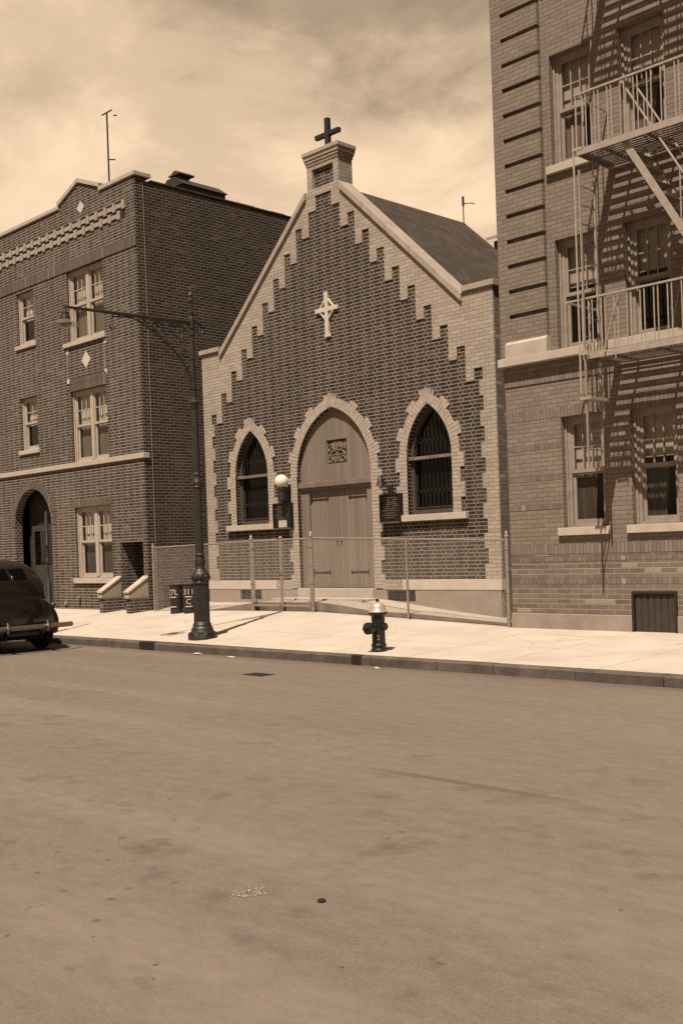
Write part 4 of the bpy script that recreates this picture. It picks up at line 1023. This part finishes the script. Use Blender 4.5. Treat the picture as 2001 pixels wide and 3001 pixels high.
def spiral(y, z, r0, turns, start, cw=1, n=30):
    return [(LPX, y + r0 * (1 - .78 * q / n) * math.cos(start + cw * 2 * math.pi * turns * q / n), z + r0 * (1 - .78 * q / n) * math.sin(start + cw * 2 * math.pi * turns * q / n)) for q in range(n + 1)]
X = LPX
g.tube(bez((X, -4.24, 3.55), (X, -4.29, 4.00), (X, -4.75, 4.30), (X, -5.32, 4.56)), .018, 8)
g.tube(bez((X, -4.72, 4.20), (X, -4.70, 4.35), (X, -4.86, 4.48), (X, -4.80, 4.58)), .012, 6)
g.tube(bez((X, -5.32, 4.56), (X, -5.5, 4.60), (X, -5.62, 4.56), (X, -5.80, 4.555)), .012, 6)
for (y, z, r0, tr, st, cw) in ((-4.47, 4.44, .145, 1.5, 0.3, 1), (-4.37, 4.12, .085, 1.4, 0, -1), (-4.92, 4.48, .10, 1.4, .8, 1), (-5.16, 4.53, .055, 1.2, .5, -1), (-4.33, 3.83, .05, 1.2, 0, 1), (-4.63, 4.50, .075, 1.3, 2, -1), (-4.28, 3.46, .055, 1.2, 3, -1), (-4.03, 4.56, .10, 1.4, 3.6, 1)):
    g.tube(spiral(y, z, r0, tr, st, cw), [.013] * 20 + [.010] * 11, 6)
g.tube([(X, -4.2, 4.66), (X, -4.03, 4.66)], .022, 6)
for z in (4.02, 3.5): g.lathe([(.05, z - .012), (.05, z + .012)], c, 10)
part('scroll_bracket', g, 'lamp_paint', LP, smooth=True)
part('hook', MB().tube([(X, -5.80, 4.56), (X, -5.80, 4.40)], .006, 6).tube([(X, -5.80 + .05 * math.cos(t), 4.40 + .05 * math.sin(t)) for t in [3.3 + .3 * q for q in range(11)]], .012, 6), 'lamp_paint', LP, smooth=True)
hd = part('lamp_head', MB().lathe([(.018, 4.62), (.022, 4.56), (.03, 4.53), (.055, 4.51), (.055, 4.47), (.075, 4.455), (.085, 4.41), (.085, 4.385), (.04, 4.38)], (X, -6.66, 0), 18), 'lamp_paint', LP, smooth=True)
part('reflector', MB().lathe([(.05, 4.40), (.10, 4.39), (.135, 4.352), (.24, 4.325), (.242, 4.315), (.13, 4.335), (.05, 4.36)], (X, -6.66, 0), 28), frosted(), hd, smooth=True)
part('lens', MB().lathe([(.10, 4.35), (.10, 4.325), (.075, 4.295), (.03, 4.28), (.002, 4.278)], (X, -6.66, 0), 18), plain('lamp_lens', .22, .1, 8, .3), hd, smooth=True)

# ---------------------------------------------------------------- fire hydrant
HX, HY = 5.25, -4.31; hz = walk_z(HX, HY)
HD = thing('fire_hydrant', 'black fire hydrant with a silver bonnet near the kerb', 'fire hydrant', (HX, HY, hz)); c = (HX, HY, hz)
part('barrel', MB().lathe([(.118, -.02), (.118, .03), (.104, .045), (.104, .065), (.112, .075), (.112, .10), (.098, .115), (.094, .40), (.098, .46), (.098, .50), (.118, .52), (.138, .54), (.138, .565)], c, 24), 'hyd_black', HD, smooth=True)
part('bonnet', MB().lathe([(.137, .567), (.137, .578), (.118, .60), (.112, .64), (.092, .68), (.060, .705), (.035, .715)], c, 24), 'hyd_silver', HD, smooth=True)
part('operating_nut', MB().lathe([(.035, .712), (.026, .72), (.026, .75), (.018, .765)], c, 5), 'hyd_black', HD)
rm = Matrix.Rotation(R(90), 4, 'X'); rm2 = Matrix.Rotation(R(90), 4, 'Y')
part('nozzle', MB().lathe([(.062, .06), (.062, .13), (.078, .135), (.078, .18), (.088, .185), (.088, .235), (.06, .25), (.03, .255), (.03, .30), (.02, .305)], (HX, HY, hz + .345), 16, rm), 'hyd_black', HD, smooth=True)
part('small_nozzle', MB().lathe([(.045, .06), (.045, .11), (.056, .115), (.056, .14), (.03, .15), (.022, .175)], (HX, HY, hz + .36), 14, rm2), 'hyd_black', HD, smooth=True)
g = text_mb('2', .10, Matrix.Translation((HX + .063, HY - .073, hz + .2)) @ Matrix.Rotation(R(40), 4, 'Z') @ FRONT, .003)
part('number', g, plain('worn_number', .30, .4, 60), HD)
g = MB(); g.tube([(HX - .02, HY - .10, hz + .33), (HX + .02, HY - .115, hz + .26), (HX + .03, HY - .11, hz + .20)], .007, 5); part('chain', g, 'iron', HD)

# ---------------------------------------------------------------- ash cans
def can(x, y, txt, label, rot):
    z0 = walk_z(x, y); t = thing('ash_can', label, 'ash can', (x, y, z0), 'ash cans by the fence'); c = (x, y, z0)
    part('body', MB().lathe([(.142, 0), (.145, .03), (.139, .035), (.150, .34), (.156, .345), (.156, .365), (.150, .37), (.158, .60), (.168, .605), (.168, .63), (.15, .63), (.14, .08)], c, 28), 'can', t, smooth=True)
    m = Matrix.Translation((x, y, z0)) @ Matrix.Rotation(R(rot), 4, 'Z')
    for s, zz, sz in ((txt[0], .455, .17), (txt[1], .245, .17)):
        mb = MB()
        if s:
            tm = text_mb(s, sz, Matrix.Translation((0, -.01, zz)) @ FRONT, .003)
            for v in tm.bm.verts:
                a = v.co.x / .155; yy = v.co.y; r_ = .157 - (yy + .01); v.co = Vector((r_ * math.sin(a), -r_ * math.cos(a), v.co.z))
            me = bpy.data.meshes.new('t'); tm.bm.to_mesh(me); tm.bm.free(); mb.bm.from_mesh(me); bpy.data.meshes.remove(me)
        for q in range(6):
            a0, a1 = -.55 + q * .18, -.55 + (q + 1) * .18; zl = zz - .10
            p = lambda a, z_: (.158 * math.sin(a), -.158 * math.cos(a), z_)
            mb.quad(p(a0, zl - .012), p(a1, zl - .012), p(a1, zl + .012), p(a0, zl + .012))
        mb.bm.transform(m); part('lettering', mb, 'letter', t)
    for sg in (1, -1): part('handle', MB().tube([m @ Vector((sg * .155, -.05, .50)), m @ Vector((sg * .19, -.05, .48)), m @ Vector((sg * .19, .05, .48)), m @ Vector((sg * .155, .05, .50))], .007, 6), 'can', t)
can(-3.42, -1.56, ('27L', ''), 'dark ash can marked 27L, the one farther from the lamp post', 20)
can(-3.02, -1.50, ('311', 'C'), 'dark ash can marked 311 partly hidden by the lamp post', 42)

# ---------------------------------------------------------------- parked car seen from behind
def car():
    xr = -1.42; yc = -6.26; gz = -1.0
    t = thing('parked_car', 'dark rounded sedan parked at the kerb, seen from behind', 'car', (-3.8, yc, gz))
    # body lofted along its length: station x back from the tail, (half width, bottom, top, roundness)
    st = [(-.10, .50, .40, .78, .5), (-.18, .66, .30, .95, .4), (-.40, .76, .26, 1.04, .34), (-.9, .80, .25, 1.08, .34), (-1.8, .80, .25, 1.10, .36), (-2.8, .78, .25, 1.08, .38), (-3.4, .66, .25, 1.05, .42), (-4.3, .48, .28, 1.02, .5), (-4.6, .38, .32, .96, .5)]
    def ring(x, hw, b, tp, rd, n=32):
        out = []
        for q in range(n):
            a = 2 * math.pi * q / n; e = 2 / (2 + 3.0 * (1 - rd))
            cx, sx = math.cos(a), math.sin(a)
            zz = gz + (b + tp) / 2 + (tp - b) / 2 * math.copysign(abs(sx) ** e, sx)
            out.append((xr + x, yc + hw * (1 - .10 * max(0, sx)) * math.copysign(abs(cx) ** e, cx), zz))
        return out
    def loft(sts):
        m = MB(); rs = [[m.bm.verts.new(p) for p in ring(*s)] for s in sts]
        for a, b in zip(rs, rs[1:]):
            for q in range(len(a)): m.bm.faces.new((a[q], a[(q + 1) % len(a)], b[(q + 1) % len(b)], b[q]))
        m.bm.faces.new(rs[0]); m.bm.faces.new(rs[-1][::-1]); return m
    part('body', loft(st), 'car', t, smooth=True)
    cab = [(-.34, .60, .80, 1.10, .45), (-.46, .66, .85, 1.32, .40), (-.66, .69, .90, 1.52, .38), (-1.0, .70, .95, 1.64, .38), (-1.6, .70, .95, 1.70, .38), (-2.2, .69, .95, 1.66, .38), (-2.55, .67, .95, 1.50, .42), (-2.85, .64, .95, 1.12, .5)]
    cb = part('cabin', loft(cab), 'car', t, smooth=True)
    for sg in (1, -1):
        for (xa, xb) in ((-1.60, -.95), (-2.3, -1.68)):
            part('side_window', MB().box(xr + xa, xr + xb, yc + sg * .675 - .006, yc + sg * .675 + .006, gz + 1.2, gz + 1.5), 'glass_dark', cb)
    for y_ in (-.17, .17): part('rear_window', MB().obox((xr - .452, yc + y_ - .14, gz + 1.29), (0, .28, 0), (.012, 0, .012), (-.17, 0, .19)), 'glass_dark', cb)
    for sg in (1, -1):
        for x0, lx_ in ((-.78, .62), (-3.8, .66)):
            f = MB(); f.ball((xr + x0, yc + sg * .70, gz + .48), 1.0, 28, (lx_, .205, .42))
            dl_ = [v for v in f.bm.verts if v.co.z < gz + .30]; bmesh.ops.delete(f.bm, geom=dl_, context='VERTS')
            part('fender', f, 'car', t, smooth=True)
    for sg in (1, -1):
        for x0 in (-.78, -3.85):
            w = part('wheel', MB().lathe([(.20, -.08), (.33, -.085), (.36, -.05), (.36, .05), (.33, .085), (.20, .08)], (xr + x0, yc + sg * .72, gz + .36), 28, rm), 'tyre', t, smooth=True)
            part('hub_cap', MB().lathe([(.21, -.02), (.20, .02), (.12, .05), (.02, .06)], (xr + x0, yc + sg * .76, gz + .36), 20, Matrix.Rotation(R(-90 * sg), 4, 'X')), 'chrome', w, smooth=True)
    bm = part('rear_bumper', MB().tube([(xr - .10, yc - .88, gz + .46), (xr + .02, yc - .80, gz + .46), (xr + .07, yc - .4, gz + .46), (xr + .08, yc, gz + .46), (xr + .07, yc + .4, gz + .46), (xr + .02, yc + .84, gz + .46), (xr - .02, yc + .92, gz + .46)], .045, 8).box(xr - .2, xr + .05, yc - .42, yc - .36, gz + .43, gz + .48).box(xr - .2, xr + .05, yc + .36, yc + .42, gz + .43, gz + .48), 'chrome', t, smooth=True)
    for sg in (1, -1):
        part('bumper_guard', MB().tube([(xr + .10, yc + sg * .38, gz + .38), (xr + .135, yc + sg * .38, gz + .46), (xr + .10, yc + sg * .38, gz + .56)], [.025, .035, .02], 8), 'chrome', t, smooth=True)
        part('tail_lamp', MB().ball((xr - .33, yc + sg * .74, gz + .80), .06, 12, (1, .8, 1)), 'red_lens', t, smooth=True)
    part('plate', MB().box(xr - .155, xr - .14, yc - .16, yc + .16, gz + .60, gz + .73), 'chrome', t)
    g = MB(); g.obox((xr - .17, yc - .05, gz + .83), (.03, 0, 0), (0, .10, 0), (0, 0, .025)); part('boot_handle', g, 'chrome', t)
    part('underbody', MB().box(xr - 4.5, xr - .35, yc - .55, yc + .55, gz + .22, gz + .34), 'tyre', t)
    return t
car()

# ---------------------------------------------------------------- iron post behind the car, litter, street plates
g = MB(); px_, py_ = -3.64, -4.52
zq = walk_z(px_, py_)
g.lathe([(.10, zq - .02), (.10, zq + .10), (.06, zq + .16), (.055, zq + 1.0), (.024, zq + 1.05), (.022, zq + 1.42), (.05, zq + 1.44), (.042, zq + 1.49), (.032, zq + 1.52), (.034, zq + 1.74), (.046, zq + 1.75), (.046, zq + 1.79), (.034, zq + 1.81), (.038, zq + 2.4), (.015, zq + 2.46)], (px_, py_, 0), 14)
solo('iron_post', g, 'iron', 'dark ringed iron post on the sidewalk behind the parked car', 'post', (px_, py_, zq), smooth=True)
g = MB(); g.box(4.70, 5.10, -6.42, -6.18, -1.004, -.994); g.box(4.73, 5.07, -6.39, -6.21, -.994, -.991)
solo('utility_cover', g, 'kerb_dark', 'small dark iron cover plate set in the road', 'street cover', (4.9, -6.3, -1.0))
rp = random.Random(9)
def scrap(x, y, z, s, label, n=7):
    g = MB(); a0 = rp.random() * 6
    pts = [(x + s * rp.uniform(.5, 1) * math.cos(a0 + 2 * math.pi * i / n), y + .5 * s * rp.uniform(.5, 1) * math.sin(a0 + 2 * math.pi * i / n), z + rp.uniform(.006, .02)) for i in range(n)]
    g.bm.faces.new([g.bm.verts.new(p) for p in pts]); c = g.bm.faces[:] ; r_ = bmesh.ops.poke(g.bm, faces=c)
    for v in r_['verts']: v.co.z += .015
    e = bmesh.ops.extrude_face_region(g.bm, geom=g.bm.faces[:])
    for v in e['geom']:
        if isinstance(v, bmesh.types.BMVert): v.co.z += .004
    solo('paper_scrap', g, 'paper', label, 'litter', (x, y, z), group='scraps of litter in the gutter')
scrap(1.75, -4.93, -1.0, .17, 'crumpled white paper scrap in the gutter below the lamp post')
scrap(2.70, -4.99, -1.0, .12, 'small white paper scrap in the gutter right of the lamp post')
scrap(5.9, -5.05, -1.0, .07, 'tiny white paper scrap in the gutter below the hydrant')
scrap(-5.02, -1.45, walk_z(-5.02, -1.45), .06, 'little white scrap lying at the foot of the apartment house corner')
g = MB(); rp2 = random.Random(4)
for i in range(150):                                  # chalky scuff on the near lane
    x, y = 11.975 + rp2.gauss(0, .030), -12.35 + rp2.gauss(0, .036); d = (x - 11.975) * .7
    s = rp2.uniform(.0015, .008); x, y = 11.975 + (x - 11.975) * .9 + (y + 12.35) * .15, y
    g.box(x - s, x + s, y - s * .6, y + s * .6, -.9985, -.996)
o = place('chalk_scuff', mesh_of('chalk_scuff', g, plain('chalk', .42, .3, 60)), None); o['kind'] = 'stuff'; o['label'] = 'white chalky scuff marks on the asphalt'
g = MB(); g.ball((12.35, -12.22, -.995), .022, 10, (1, 1, .5))
solo('tar_lump', g, 'tyre', 'little black lump lying on the near part of the road', 'lump', (12.35, -12.22, -1.0), smooth=True)
SC.render.film_transparent = False
SC.cycles.max_bounces = 6; SC.cycles.transparent_max_bounces = 12
SC.cycles.use_denoising = False
